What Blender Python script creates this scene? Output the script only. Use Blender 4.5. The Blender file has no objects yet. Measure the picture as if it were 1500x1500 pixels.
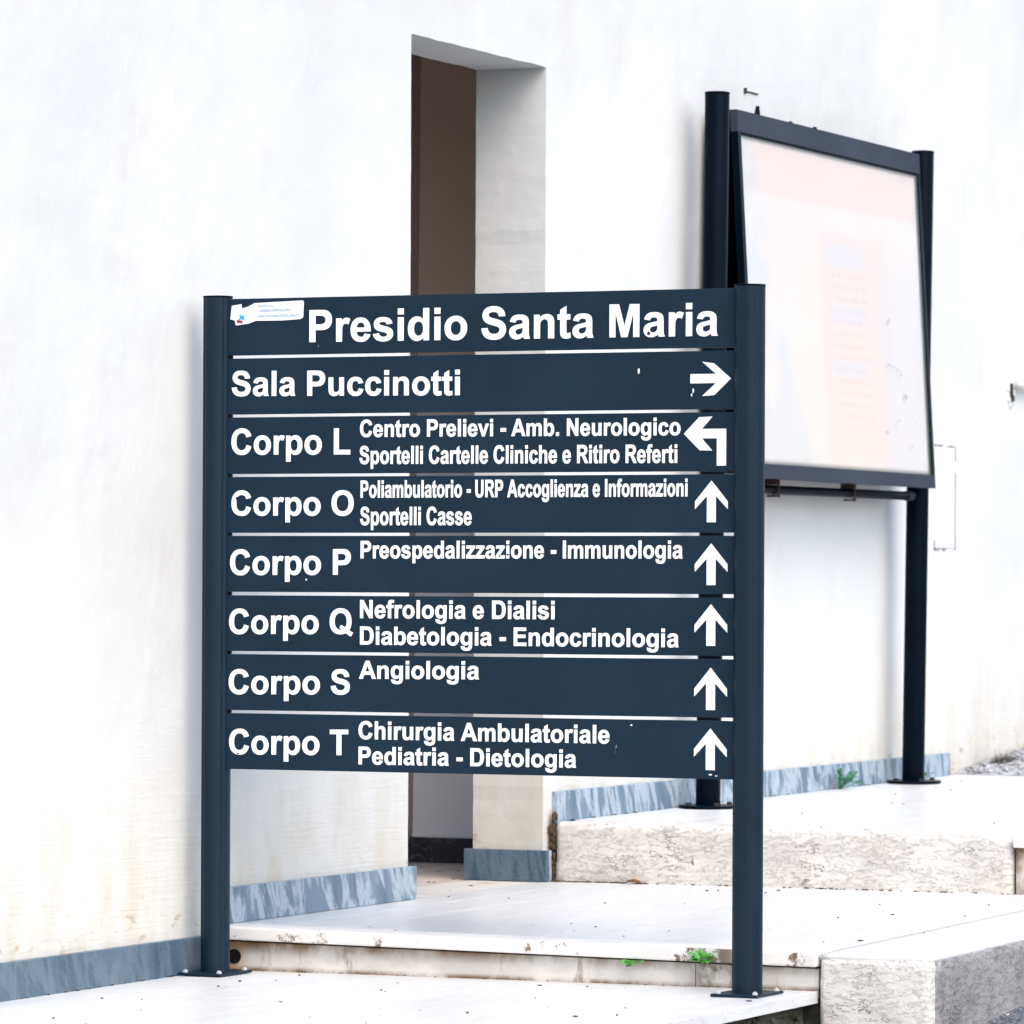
import bpy, bmesh, math, random
from mathutils import Vector, Matrix, noise
R = math.radians
S = bpy.context.scene
C = S.collection
rnd = random.Random(7)

# ------------------------------------------------------------------ camera
cam = bpy.data.cameras.new('camera'); camo = bpy.data.objects.new('camera', cam); C.objects.link(camo)
camo.matrix_world = (Matrix.Translation((-12.444, -6.257, 1.047)) @ Matrix.Rotation(R(23.2 - 90), 4, 'Z')
                     @ Matrix.Rotation(R(90), 4, 'X') @ Matrix.Rotation(R(0.25), 4, 'Z'))
cam.sensor_width = 36; cam.lens = 180; cam.shift_y = 110 / 1500
cam.clip_start = 0.1; cam.clip_end = 600
cam.dof.use_dof = True; cam.dof.focus_distance = 13.9; cam.dof.aperture_fstop = 9.0
S.camera = camo
# ------------------------------------------------------------------ light
SUN_EL, SUN_AZ = 50, -128            # azimuth measured from +X (towards the street, -Y)
w = bpy.data.worlds.new('World'); S.world = w; w.use_nodes = True
nt = w.node_tree
sky = nt.nodes.new('ShaderNodeTexSky'); sky.sky_type = 'NISHITA'; sky.sun_disc = False
sky.sun_elevation = R(SUN_EL); sky.sun_rotation = R(90 - SUN_AZ)
sky.air_density = 1.0; sky.dust_density = 3.0; sky.ozone_density = 0.35
bg = nt.nodes['Background']; bg.inputs[1].default_value = 0.15
nt.links.new(sky.outputs[0], bg.inputs[0])
sun = bpy.data.lights.new('sun', 'SUN'); suno = bpy.data.objects.new('sun', sun); C.objects.link(suno)
sun.energy = 0.5; sun.angle = R(60); sun.color = (1.0, 0.985, 0.935)
sd = Vector((math.cos(R(SUN_EL)) * math.cos(R(SUN_AZ)), math.cos(R(SUN_EL)) * math.sin(R(SUN_AZ)), math.sin(R(SUN_EL))))
suno.rotation_euler = sd.to_track_quat('Z', 'Y').to_euler(); suno.location = (0, -10, 10)
S.view_settings.view_transform = 'Standard'; S.view_settings.look = 'None'
S.view_settings.exposure = 1.38; S.view_settings.gamma = 1.0; S.view_settings.use_curve_mapping = False
S.render.engine = 'CYCLES'
S.cycles.max_bounces = 10; S.cycles.diffuse_bounces = 6

# ------------------------------------------------------------------ node helper
class Mat:
    def __init__(s, name, rough=0.6, spec=0.5):
        s.m = bpy.data.materials.new(name); s.m.use_nodes = True
        s.t = s.m.node_tree; s.b = s.t.nodes['Principled BSDF']
        s.b.inputs['Roughness'].default_value = rough
        s.b.inputs['Specular IOR Level'].default_value = spec
        g = s.t.nodes.new('ShaderNodeNewGeometry'); s.pos = g.outputs['Position']; s.nrm = g.outputs['Normal']
        s.obj = s.t.nodes.new('ShaderNodeTexCoord').outputs['Object']
    def n(s, typ, **kw):
        x = s.t.nodes.new(typ)
        for k, v in kw.items(): setattr(x, k, v)
        return x
    def ln(s, a, b):
        if hasattr(a, 'is_linked'): s.t.links.new(a, b)
        else: b.default_value = a
    def map(s, scale=(1, 1, 1), rot=(0, 0, 0), src=None, loc=(0, 0, 0)):
        x = s.n('ShaderNodeMapping'); x.inputs['Scale'].default_value = scale; x.inputs['Rotation'].default_value = rot
        x.inputs['Location'].default_value = loc
        s.ln(src or s.pos, x.inputs[0]); return x.outputs[0]
    def noise(s, scale, detail=4, src=None, rough=0.55, dist=0.0):
        x = s.n('ShaderNodeTexNoise'); x.inputs['Scale'].default_value = scale; x.inputs['Detail'].default_value = detail
        x.inputs['Roughness'].default_value = rough; x.inputs['Distortion'].default_value = dist
        s.ln(src or s.pos, x.inputs['Vector']); return x.outputs['Fac']
    def voro(s, scale, src=None, feature='F1'):
        x = s.n('ShaderNodeTexVoronoi'); x.feature = feature; x.inputs['Scale'].default_value = scale
        s.ln(src or s.pos, x.inputs['Vector']); return x.outputs['Distance']
    def ramp(s, f, a, b, smooth=True):
        x = s.n('ShaderNodeMapRange'); x.interpolation_type = 'SMOOTHSTEP' if smooth else 'LINEAR'
        s.ln(f, x.inputs[0]); x.inputs[1].default_value = a; x.inputs[2].default_value = b
        return x.outputs[0]
    def math(s, op, a, b=0.0):
        x = s.n('ShaderNodeMath', operation=op); s.ln(a, x.inputs[0]); s.ln(b, x.inputs[1]); return x.outputs[0]
    def mix(s, f, a, b):
        x = s.n('ShaderNodeMix', data_type='RGBA'); s.ln(f, x.inputs[0])
        for v, i in ((a, 6), (b, 7)):
            if hasattr(v, 'is_linked'): s.ln(v, x.inputs[i])
            else: x.inputs[i].default_value = (*v, 1)
        return x.outputs[2]
    def xyz(s, src=None):
        x = s.n('ShaderNodeSeparateXYZ'); s.ln(src or s.pos, x.inputs[0]); return x.outputs
    def col(s, c):
        if hasattr(c, 'is_linked'): s.ln(c, s.b.inputs['Base Color'])
        else: s.b.inputs['Base Color'].default_value = (*c, 1)
    def bump(s, h, strength=0.3, dist=0.01, prev=None):
        x = s.n('ShaderNodeBump'); x.inputs['Strength'].default_value = strength; x.inputs['Distance'].default_value = dist
        s.ln(h, x.inputs['Height'])
        if prev: s.ln(prev, x.inputs['Normal'])
        s.ln(x.outputs[0], s.b.inputs['Normal']); return x.outputs[0]

def hx(r, g, b):
    f = lambda c: (c / 12.92 if c <= 0.04045 else ((c + 0.055) / 1.055) ** 2.4)
    return (f(r / 255), f(g / 255), f(b / 255))

# ---- white plaster of the facade
def mat_plaster():
    m = Mat('white_plaster', 0.85, 0.2)
    X, Y, Z = m.xyz()
    big = m.noise(0.9, 3); blot = m.noise(3.2, 7, m.map((1, 1, 0.6)), 0.65)
    base = m.mix(m.ramp(big, 0.35, 0.7), (0.575, 0.588, 0.584), (0.52, 0.535, 0.537))
    base = m.mix(m.math('MULTIPLY', m.ramp(blot, 0.48, 0.72), 0.45), base, (0.49, 0.48, 0.455))
    # dirt that rises from the skirting
    lvl = m.ramp(X, -1.0, 7.0, False)
    zz = m.math('SUBTRACT', Z, m.math('MULTIPLY', lvl, 0.30))
    low = m.ramp(zz, 0.70, 0.10)
    base = m.mix(m.math('MULTIPLY', low, 0.42), base, (0.50, 0.485, 0.44))
    dn = m.ramp(m.noise(7.0, 6, m.map((1, 1, 0.35)), 0.65), 0.38, 0.72)
    base = m.mix(m.math('MULTIPLY', m.math('MULTIPLY', low, dn), 0.75), base, (0.46, 0.42, 0.34))
    low2 = m.ramp(zz, 0.26, 0.09)
    rust = m.ramp(m.noise(11.0, 5, m.map((1, 1, 2.5))), 0.56, 0.70)
    base = m.mix(m.math('MULTIPLY', m.math('MULTIPLY', low2, rust), 0.75), base, (0.33, 0.22, 0.10))
    m.col(base)
    # trowel ripples, stronger near the floor, and a fine grain
    wv = m.noise(1.0, 4, m.map((5, 5, 75)), 0.6, 0.6)
    rip = m.math('MULTIPLY', wv, m.math('ADD', 0.05, m.math('MULTIPLY', m.ramp(Z, 1.2, 0.1), 0.9)))
    rip = m.math('MULTIPLY', rip, m.math('ABSOLUTE', m.xyz(m.nrm)[1]))
    n1 = m.bump(rip, 0.5, 0.005)
    n2 = m.bump(m.noise(170, 3), 0.35, 0.0018, n1)
    m.bump(m.noise(2.5, 4), 0.6, 0.025, n2)
    return m.m
def mat_stone(name, a, b, vein, seed=0.0, rough=0.35, dirt=0.0, dirtcol=(0.35, 0.22, 0.10), perobj=True):
    m = Mat(name, rough, 0.35)
    oi = m.n('ShaderNodeObjectInfo').outputs['Random']
    off = m.math('MULTIPLY', oi, 9.0)
    cb = m.n('ShaderNodeCombineXYZ'); m.ln(off, cb.inputs[0]); m.ln(off, cb.inputs[1]); m.ln(off, cb.inputs[2])
    va = m.n('ShaderNodeVectorMath', operation='ADD'); m.ln(m.pos, va.inputs[0]); m.ln(cb.outputs[0], va.inputs[1])
    src = va.outputs[0]
    c = m.mix(m.ramp(m.noise(3.0, 5, m.map((1.2, 3, 3), src=src)), 0.3, 0.7), a, b)
    vn = m.noise(2.2, 6, m.map((0.9, 5.5, 5.5), (0, 0, 0.18), src), 0.6, 0.8)
    line = m.ramp(m.math('ABSOLUTE', m.math('SUBTRACT', vn, 0.5)), 0.03, 0.0)
    c = m.mix(m.math('MULTIPLY', line, 0.45), c, vein)
    c = m.mix(m.math('MULTIPLY', oi, 0.16), c, vein)
    if dirt:
        dd = m.ramp(m.noise(9.0, 6, rough=0.7), 0.50, 0.72)
        c = m.mix(m.math('MULTIPLY', dd, dirt), c, dirtcol)
        sp = m.ramp(m.noise(42.0, 2), 0.68, 0.76)
        c = m.mix(m.math('MULTIPLY', sp, 0.35), c, (0.22, 0.2, 0.17))
    m.col(c)
    m.bump(m.noise(60, 4), 0.15, 0.002)
    return m.m
def mat_riser():
    m = Mat('stained_marble_riser', 0.55, 0.3)
    X, Y, Z = m.xyz()
    c = m.mix(m.ramp(m.noise(5, 6, m.map((1, 1, 2))), 0.35, 0.65), (0.68, 0.65, 0.61), (0.52, 0.50, 0.47))
    edge = m.math('MAXIMUM', m.ramp(Z, 0.030, 0.078), m.ramp(Z, 0.016, 0.0))
    st = m.ramp(m.noise(5.0, 6, m.map((1, 1, 0.5)), 0.72), 0.36, 0.60)
    c = m.mix(m.math('MULTIPLY', m.math('MULTIPLY', edge, st), 1.0), c, (0.17, 0.095, 0.045))
    # run-down stains at a few places along the step
    runs = m.ramp(m.noise(1.0, 5, m.map((3, 14.0, 3.2), loc=(0, 1.7, 0)), 0.7), 0.57, 0.68)
    c = m.mix(m.math('MULTIPLY', runs, 0.7), c, (0.21, 0.15, 0.10))
    c = m.mix(m.math('MULTIPLY', m.ramp(Y, -0.12, -0.04), 0.8), c, (0.34, 0.19, 0.08))
    dy = m.math('ABSOLUTE', m.math('ADD', Y, 1.475))
    soil = m.math('MULTIPLY', m.ramp(dy, 0.10, 0.03), m.ramp(m.noise(16, 5, rough=0.7), 0.36, 0.58))
    c = m.mix(m.math('MULTIPLY', soil, 0.85), c, (0.13, 0.075, 0.04))
    m.col(c); m.bump(m.noise(80, 4), 0.3, 0.003)
    return m.m
def mat_nose():
    m = Mat('worn_marble_nosing', 0.5, 0.3)
    X, Y, Z = m.xyz()
    c = m.mix(m.ramp(m.noise(6, 5), 0.35, 0.65), (0.70, 0.70, 0.68), (0.60, 0.59, 0.57))
    side = m.ramp(Z, 0.118, 0.085)
    st = m.ramp(m.noise(11.0, 6, rough=0.74), 0.575, 0.65)
    fx = m.ramp(X, 0.10, 0.072)
    c = m.mix(m.math('MULTIPLY', m.math('MULTIPLY', fx, st), 0.95), c, (0.13, 0.08, 0.045))
    dy = m.math('ABSOLUTE', m.math('ADD', Y, 1.48))
    soil = m.math('MULTIPLY', m.math('MULTIPLY', m.ramp(dy, 0.11, 0.02), fx), m.ramp(m.noise(20, 5, rough=0.7), 0.40, 0.55))
    c = m.mix(m.math('MULTIPLY', soil, 0.9), c, (0.11, 0.065, 0.035))
    m.col(c); m.bump(m.noise(60, 4), 0.2, 0.002)
    return m.m
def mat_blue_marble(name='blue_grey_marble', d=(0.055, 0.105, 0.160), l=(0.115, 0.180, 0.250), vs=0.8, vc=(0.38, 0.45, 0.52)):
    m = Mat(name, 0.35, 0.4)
    s1 = m.map((11, 20, 1.4), loc=(3, 0, 0), src=m.map(rot=(0, R(12), 0)))
    n = m.noise(1.0, 6, s1, 0.6, 1.1)
    c = m.mix(m.ramp(n, 0.35, 0.62), d, l)
    v = m.ramp(m.math('ABSOLUTE', m.math('SUBTRACT', m.noise(1.0, 7, m.map((9, 17, 1.5), src=m.map(rot=(R(10), R(18), 0))), 0.66, 0.35), 0.5)), 0.085, 0.0)
    c = m.mix(m.math('MULTIPLY', v, vs), c, vc)
    c = m.mix(m.math('MULTIPLY', m.ramp(m.noise(150, 3, rough=0.7), 0.42, 0.7), 0.35), c, (0.16, 0.21, 0.26))
    Z = m.xyz(m.obj)[2]
    m.col(c); m.bump(m.noise(90, 3), 0.15, 0.001)
    return m.m
def mat_concrete(name, a, b, pit=(0.12, 0.10, 0.085), dark=0.0):
    m = Mat(name, 0.9, 0.15)
    c = m.mix(m.ramp(m.noise(6, 6, rough=0.65), 0.32, 0.68), a, b)
    crk = m.noise(1.0, 6, m.map((17, 17, 62)), 0.72, 0.35)
    line = m.ramp(m.math('ABSOLUTE', m.math('SUBTRACT', crk, 0.53)), 0.020, 0.002)
    patch = m.ramp(m.noise(5.5, 5, rough=0.65), 0.535, 0.60)
    c = m.mix(m.math('MULTIPLY', m.math('MULTIPLY', line, patch), 1.0), c, pit)
    fl = m.ramp(m.noise(1.0, 5, m.map((40, 40, 170)), 0.7), 0.56, 0.72)
    c = m.mix(m.math('MULTIPLY', fl, 0.2), c, tuple(x * 0.55 for x in b))
    sp = m.ramp(m.noise(65, 4, rough=0.75), 0.60, 0.72)
    c = m.mix(m.math('MULTIPLY', sp, 0.28), c, pit)
    big = m.ramp(m.noise(19, 5, rough=0.7), 0.665, 0.71)
    c = m.mix(m.math('MULTIPLY', big, 0.8), c, (0.07, 0.05, 0.035))
    rust = m.ramp(m.noise(2.3, 5), 0.55, 0.75)
    c = m.mix(m.math('MULTIPLY', rust, 0.22), c, (0.44, 0.35, 0.26))
    m.col(c)
    h = m.math('SUBTRACT', m.noise(70, 5, rough=0.7), m.math('MULTIPLY', line, 0.5))
    m.bump(h, 0.7, 0.006)
    return m.m
def mat_paint(name, c, rough=0.42, spec=0.5, fleck=0.35, c2=None, scr=0.79):
    m = Mat(name, rough, spec)
    f = m.ramp(m.noise(420, 2, m.obj), 0.35, 0.7)
    c2 = c2 or tuple(min(1, x * 2.0 + 0.002) for x in c)
    k = m.mix(m.math('MULTIPLY', f, fleck), c, c2)
    k = m.mix(m.math('MULTIPLY', m.ramp(m.noise(3, 4, m.obj), 0.4, 0.75), 0.35), k, c2)
    sc = m.ramp(m.noise(38, 2, m.map((1, 1, 0.35), src=m.obj)), scr, scr + 0.02)
    k = m.mix(m.math('MULTIPLY', sc, 0.6), k, (0.25, 0.30, 0.33))
    m.col(k)
    m.bump(m.noise(500, 2, m.obj), 0.25, 0.0006)
    return m.m
def mat_flat(name, c, rough=0.6, spec=0.4, var=0.12, sc=20):
    m = Mat(name, rough, spec)
    m.col(m.mix(m.math('MULTIPLY', m.noise(sc, 4), var * 2), c, tuple(x * 0.6 for x in c)))
    return m.m
def mat_asphalt():
    m = Mat('asphalt', 0.85, 0.3)
    v = m.voro(95)
    c = m.mix(m.ramp(v, 0.25, 0.6), (0.20, 0.23, 0.26), (0.05, 0.055, 0.065))
    c = m.mix(m.ramp(m.noise(60, 3), 0.55, 0.7), c, (0.30, 0.32, 0.34))
    m.col(c); m.bump(v, 0.8, -0.006); return m.m
def mat_inner(name, a, b, top=None):
    m = Mat(name, 0.8, 0.2)
    f = m.ramp(m.noise(260, 3, rough=0.7), 0.3, 0.7)
    c = m.mix(m.math('MULTIPLY', f, 0.6), a, b)
    if top:
        c = m.mix(m.ramp(m.xyz()[2], 1.25, 1.95), c, top)  # paler towards the floor: bounced light put into the wall colour
    m.col(c); m.bump(m.noise(200, 3), 0.35, 0.002); return m.m
def mat_leaf(name, a, b):
    m = Mat(name, 0.45, 0.4)
    m.col(m.mix(m.n('ShaderNodeObjectInfo').outputs['Random'], a, b))
    m.col(m.mix(m.ramp(m.noise(60, 2), 0.3, 0.7), a, b)); return m.m
def mat_poster():
    m = Mat('faded_poster_print', 0.5, 0.3)
    u, v_, w_ = m.xyz(m.obj)       # u along the case 0..1, w_ up 0..1 (object scaled in metres)
    white = (0.86, 0.83, 0.82)
    c = m.mix(m.ramp(m.noise(1.4, 4, m.obj), 0.2, 0.6), white, (0.88, 0.79, 0.74))
    inn = lambda a, x0, x1, e=0.012: m.math('MULTIPLY', m.ramp(a, x0 - e, x0 + e), m.ramp(a, x1 + e, x1 - e))
    # header band, tall centre column, right column with pale boxes, torn bluish left margin
    c = m.mix(m.math('MULTIPLY', inn(w_, 0.93, 1.16), 0.6), c, (0.86, 0.66, 0.58))
    col = m.math('MULTIPLY', inn(u, 0.76, 1.50, 0.03), inn(w_, 0.04, 0.84, 0.03))
    c = m.mix(m.math('MULTIPLY', col, 0.42), c, (0.86, 0.66, 0.58))
    for a, b in ((0.72, 0.80), (0.52, 0.585), (0.33, 0.39)):
        bx_ = m.math('MULTIPLY', inn(w_, a, b), inn(u, 0.84, 1.22))
        c = m.mix(m.math('MULTIPLY', bx_, 0.6), c, (0.74, 0.73, 0.83))
    wav = m.n('ShaderNodeTexWave'); wav.bands_direction = 'Z'; wav.inputs['Scale'].default_value = 7.5
    wav.inputs['Distortion'].default_value = 0.3; m.ln(m.obj, wav.inputs[0])
    txt = m.math('MULTIPLY', m.ramp(wav.outputs['Fac'], 0.62, 0.8), m.ramp(m.noise(1, 3, m.map((60, 1, 9), src=m.obj)), 0.42, 0.55))
    c = m.mix(m.math('MULTIPLY', m.math('MULTIPLY', txt, m.math('MULTIPLY', inn(u, 0.86, 1.26), inn(w_, 0.14, 0.70))), 0.22), c, (0.62, 0.40, 0.36))
    right = m.math('MULTIPLY', m.ramp(u, 1.30, 1.45), m.ramp(w_, 0.85, 0.6))
    c = m.mix(m.math('MULTIPLY', right, 0.45), c, (0.72, 0.735, 0.83))
    diag = m.math('SUBTRACT', u, m.math('MULTIPLY', m.math('SUBTRACT', 1.1, w_), 0.42))
    left = m.math('MULTIPLY', m.ramp(diag, 0.20, 0.08), m.ramp(m.noise(5, 5, m.obj), 0.35, 0.6))
    c = m.mix(m.math('MULTIPLY', left, 0.55), c, (0.66, 0.72, 0.78))
    bl = m.ramp(m.noise(7, 4, m.map((2, 1, 0.6), src=m.obj)), 0.60, 0.72)
    c = m.mix(m.math('MULTIPLY', bl, 0.35), c, (0.70, 0.74, 0.82))
    dm = m.n('ShaderNodeMix', data_type='RGBA'); dm.blend_type = 'MULTIPLY'; dm.inputs[0].default_value = 1.0
    m.ln(c, dm.inputs[6]); dm.inputs[7].default_value = (0.66, 0.655, 0.65, 1)
    m.col(dm.outputs[2]); return m.m

M = dict(
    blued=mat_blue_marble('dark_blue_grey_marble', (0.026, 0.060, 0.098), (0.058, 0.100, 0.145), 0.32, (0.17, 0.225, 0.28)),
    plaster=mat_plaster(), riser=mat_riser(), nose=mat_nose(), blue=mat_blue_marble(),
    marble=mat_stone('white_paving_marble', (0.615, 0.628, 0.628), (0.56, 0.575, 0.582), (0.43, 0.45, 0.47), dirt=0.10),
    concrete=mat_concrete('weathered_pale_concrete', (0.66, 0.645, 0.62), (0.55, 0.535, 0.515), pit=(0.045, 0.035, 0.028)),
    side=mat_concrete('shaded_concrete_kerb', (0.31, 0.312, 0.315), (0.20, 0.20, 0.205), pit=(0.06, 0.055, 0.05)),  # kerb's street face: same concrete, shade and wet put into a darker colour
    moss=mat_concrete('mossy_dark_concrete', (0.10, 0.105, 0.085), (0.05, 0.05, 0.035), pit=(0.02, 0.025, 0.01)),
    post=mat_paint('blue_grey_powder_coat', (0.0030, 0.0110, 0.0215), 0.40, 0.17, 0.30),
    panel=mat_paint('slate_blue_panel', (0.0042, 0.0140, 0.0265), 0.55, 0.12, 0.5),
    casep=mat_paint('near_black_blue_paint', (0.0003, 0.0025, 0.006), 0.34, 0.04, 0.25),
    frame=mat_paint('lit_grey_blue_frame', (0.022, 0.027, 0.040), 0.6, 0.12, 0.4),  # greyer than the posts: light on the outward lid put into the colour
    white=mat_flat('white_vinyl_lettering', (0.80, 0.81, 0.82), 0.5, 0.3, 0.02),
    label=mat_flat('white_paper_label', (0.72, 0.74, 0.77), 0.5, 0.3, 0.04, 60),
    bluei=mat_flat('pale_blue_ink', (0.20, 0.36, 0.50), 0.6, 0.2),
    cyan=mat_flat('cyan_ink', (0.03, 0.32, 0.62), 0.6, 0.2), red=mat_flat('dark_red_ink', (0.28, 0.02, 0.06), 0.6, 0.2),
    steel=mat_flat('galvanised_bolt', (0.45, 0.48, 0.50), 0.4, 0.6),
    black=mat_flat('dark_cavity', (0.008, 0.008, 0.008), 0.9, 0.1),
    asphalt=mat_asphalt(),
    innerw=mat_inner('inner_wall_paint', (0.78, 0.78, 0.80), (0.66, 0.67, 0.70), (0.62, 0.48, 0.39)),
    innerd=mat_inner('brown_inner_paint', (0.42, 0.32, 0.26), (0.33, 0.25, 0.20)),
    blackm=mat_stone('black_marble', (0.010, 0.012, 0.018), (0.02, 0.022, 0.03), (0.16, 0.17, 0.19)),
    ifloor=mat_stone('beige_floor_tile', (0.70, 0.63, 0.58), (0.62, 0.55, 0.50), (0.30, 0.25, 0.22), dirt=0.35, dirtcol=(0.2, 0.15, 0.12)),
    leaf=mat_leaf('green_weed_leaf', (0.05, 0.23, 0.03), (0.12, 0.42, 0.07)),
    leafd=mat_leaf('dark_weed_leaf', (0.03, 0.15, 0.07), (0.06, 0.25, 0.12)),
    dry=mat_leaf('dry_grass_blade', (0.30, 0.26, 0.15), (0.18, 0.17, 0.09)),
    brown=mat_leaf('dry_brown_leaf', (0.38, 0.22, 0.10), (0.2, 0.1, 0.05)),
    debris=mat_flat('dark_debris', (0.035, 0.032, 0.03), 0.8, 0.2),
    rubble=mat_concrete('grey_rubble', (0.46, 0.475, 0.50), (0.28, 0.29, 0.31)),
    soil=mat_flat('dark_brown_soil', (0.085, 0.06, 0.04), 0.95, 0.1, 0.5, 90),
    rusty=mat_flat('rusty_steel', (0.06, 0.035, 0.03), 0.8, 0.2),
    poster=mat_poster(), cream=mat_flat('pink_notch', (0.62, 0.45, 0.4)),
)
def mat_glass():
    m = bpy.data.materials.new('thin_glass'); m.use_nodes = True; t = m.node_tree; t.nodes.clear()
    o = t.nodes.new('ShaderNodeOutputMaterial'); mx = t.nodes.new('ShaderNodeMixShader'); fr = t.nodes.new('ShaderNodeFresnel')
    fr.inputs[0].default_value = 1.45
    tr = t.nodes.new('ShaderNodeBsdfTransparent'); gl = t.nodes.new('ShaderNodeBsdfGlossy'); gl.inputs['Roughness'].default_value = 0.06
    ge = t.nodes.new('ShaderNodeNewGeometry'); sb = t.nodes.new('ShaderNodeMath'); sb.operation = 'SUBTRACT'; sb.inputs[0].default_value = 1.0
    ml = t.nodes.new('ShaderNodeMath'); ml.operation = 'MULTIPLY'; t.links.new(ge.outputs['Backfacing'], sb.inputs[1])
    t.links.new(sb.outputs[0], ml.inputs[0]); t.links.new(fr.outputs[0], ml.inputs[1]); t.links.new(ml.outputs[0], mx.inputs[0]); t.links.new(tr.outputs[0], mx.inputs[1]); t.links.new(gl.outputs[0], mx.inputs[2])
    t.links.new(mx.outputs[0], o.inputs[0]); return m
M['glass'] = mat_glass()

# ------------------------------------------------------------------ mesh helpers
def link(name, me, parent=None, kind=None, label=None):
    o = bpy.data.objects.new(name, me); C.objects.link(o)
    if parent: o.parent = parent
    if kind: o['kind'] = kind
    if label: o['label'] = label
    return o
def finish(name, bm, mat, parent=None, smooth=False, bevel=0.0, seg=2, kind=None, label=None, xf=None):
    if bevel: bmesh.ops.bevel(bm, geom=[e for e in bm.edges if e.is_manifold and e.calc_face_angle(0) > 0.5], offset=bevel, segments=seg, affect='EDGES', profile=0.6)
    if xf: bm.transform(xf)
    bmesh.ops.recalc_face_normals(bm, faces=bm.faces)
    me = bpy.data.meshes.new(name); bm.to_mesh(me); bm.free()
    me.materials.append(M[mat] if isinstance(mat, str) else mat)
    if smooth: me.polygons.foreach_set('use_smooth', [True] * len(me.polygons))
    return link(name, me, parent, kind, label)
def box(bm, a, b):
    r = bmesh.ops.create_cube(bm, size=1)
    c = [(a[i] + b[i]) / 2 for i in range(3)]; s = [b[i] - a[i] for i in range(3)]
    for v in r['verts']: v.co = Vector([c[i] + v.co[i] * s[i] for i in range(3)])
    return r['verts']
def mkbox(name, a, b, mat, parent=None, bevel=0.0, f=None, **k):
    bm = bmesh.new(); box(bm, a, b)
    if f:
        for v in bm.verts: v.co = f(v.co)
    return finish(name, bm, mat, parent, bevel=bevel, **k)
def cyl(bm, p, q, r, n=24, r2=None):
    p, q = Vector(p), Vector(q); d = q - p
    ret = bmesh.ops.create_cone(bm, cap_ends=True, segments=n, radius1=r, radius2=r if r2 is None else r2, depth=d.length)
    mt = Matrix.Translation((p + q) / 2) @ d.to_track_quat('Z', 'Y').to_matrix().to_4x4()
    bmesh.ops.transform(bm, matrix=mt, verts=ret['verts']); return ret['verts']
def autosmooth(o, ang=35):
    me = o.data
    me.polygons.foreach_set('use_smooth', [True] * len(me.polygons))
    try: me.set_sharp_from_angle(angle=R(ang))
    except Exception: pass
def rough_block(name, a, b, mat, parent, step=0.02, amp=0.003, rnd_edge=0.012, f=None):
    """a block cut into a fine grid, its edges worn round and its faces uneven"""
    bm = bmesh.new(); n = [max(1, int(round((b[i] - a[i]) / step))) for i in range(3)]
    n = [min(x, 110) for x in n]; vs = {}
    def V(i, j, k):
        if (i, j, k) not in vs:
            vs[(i, j, k)] = bm.verts.new([a[d] + (b[d] - a[d]) * t / n[d] for d, t in enumerate((i, j, k))])
        return vs[(i, j, k)]
    for ax in range(3):
        u, v = [d for d in range(3) if d != ax]
        for side in (0, n[ax]):
            for i in range(n[u]):
                for j in range(n[v]):
                    q = []
                    for di, dj in ((0, 0), (1, 0), (1, 1), (0, 1)):
                        c = [0, 0, 0]; c[ax] = side; c[u] = i + di; c[v] = j + dj; q.append(V(*c))
                    bm.faces.new(q)
    for vv in bm.verts:
        p = vv.co.copy()
        q = Vector([min(max(p[d], a[d] + rnd_edge), b[d] - rnd_edge) for d in range(3)])
        dlt = p - q
        if dlt.length > rnd_edge: p = q + dlt.normalized() * rnd_edge
        nz = noise.noise_vector(p * 14) * amp + noise.noise_vector(p * 45) * amp * 0.6
        p += nz
        vv.co = f(p) if f else p
    return finish(name, bm, mat, parent, smooth=True)
def thing(name, label, cat, loc=(0, 0, 0), group=None):
    o = bpy.data.objects.new(name, None); C.objects.link(o); o.location = loc; o.empty_display_size = 0.2
    o['label'] = label; o['category'] = cat
    if group: o['group'] = group
    return o
def tag(o, label, cat, group=None, kind=None):
    o['label'] = label; o['category'] = cat
    if group: o['group'] = group
    if kind: o['kind'] = kind
    return o

# ------------------------------------------------------------------ ground and street
def street_z(x): return -0.137 + 0.07 * max(-40.0, min(9.0, x)) if x > -14 else -1.117 + 0.02 * (x + 14) if x > -60 else -2.037
bm = bmesh.new()
xs = [-250, -60, -30, -14, -8, -4, 0, 2, 4, 6, 9, 20, 60, 250]; ys = [-250, -60, -20, -6, 0, 30, 250]
g = [[bm.verts.new((x, y, street_z(x))) for y in ys] for x in xs]
for i in range(len(xs) - 1):
    for j in range(len(ys) - 1): bm.faces.new((g[i][j], g[i + 1][j], g[i + 1][j + 1], g[i][j + 1]))
street = finish('street', bm, 'asphalt', kind='structure')

# lower terrace -----------------------------------------------------------------
lower = mkbox('lower_terrace', (-7.0, -1.715, -1.0), (0.085, -0.001, -0.032), 'moss', kind='structure')
def slab(parent, x0, x1, y0, y1, ztop, th, mat='marble', name='paving_slab', f=None, bev=0.0012, g=0.0018):
    return mkbox(name, (x0 + g, y0 + g, ztop - th), (x1 - g, y1 - g, ztop), mat, parent, bevel=bev, f=f)
rows = [(-0.30, -0.001), (-0.93, -0.30), (-1.53, -0.93), (-1.755, -1.53)]
cuts = [[-0.765 + 1.2 * k for k in (-5, -4, -3, -2, -1, 0)], [-0.765 + 1.2 * k for k in (-5, -4, -3, -2, -1, 0)],
        [-0.35 - 1.2 * k for k in (5, 4, 3, 2, 1, 0)], [-0.60 - 1.2 * k for k in (5, 4, 3, 2, 1, 0)]]
for (y0, y1), cs in zip(rows, cuts):
    e = [-7.0] + [c for c in cs if c > -6.9] + [0.097]
    for a, b in zip(e, e[1:]): slab(lower, a, b, y0, y1, rnd.uniform(-0.0008, 0.0008), 0.031 if y0 < -1.6 else 0.030)

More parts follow.
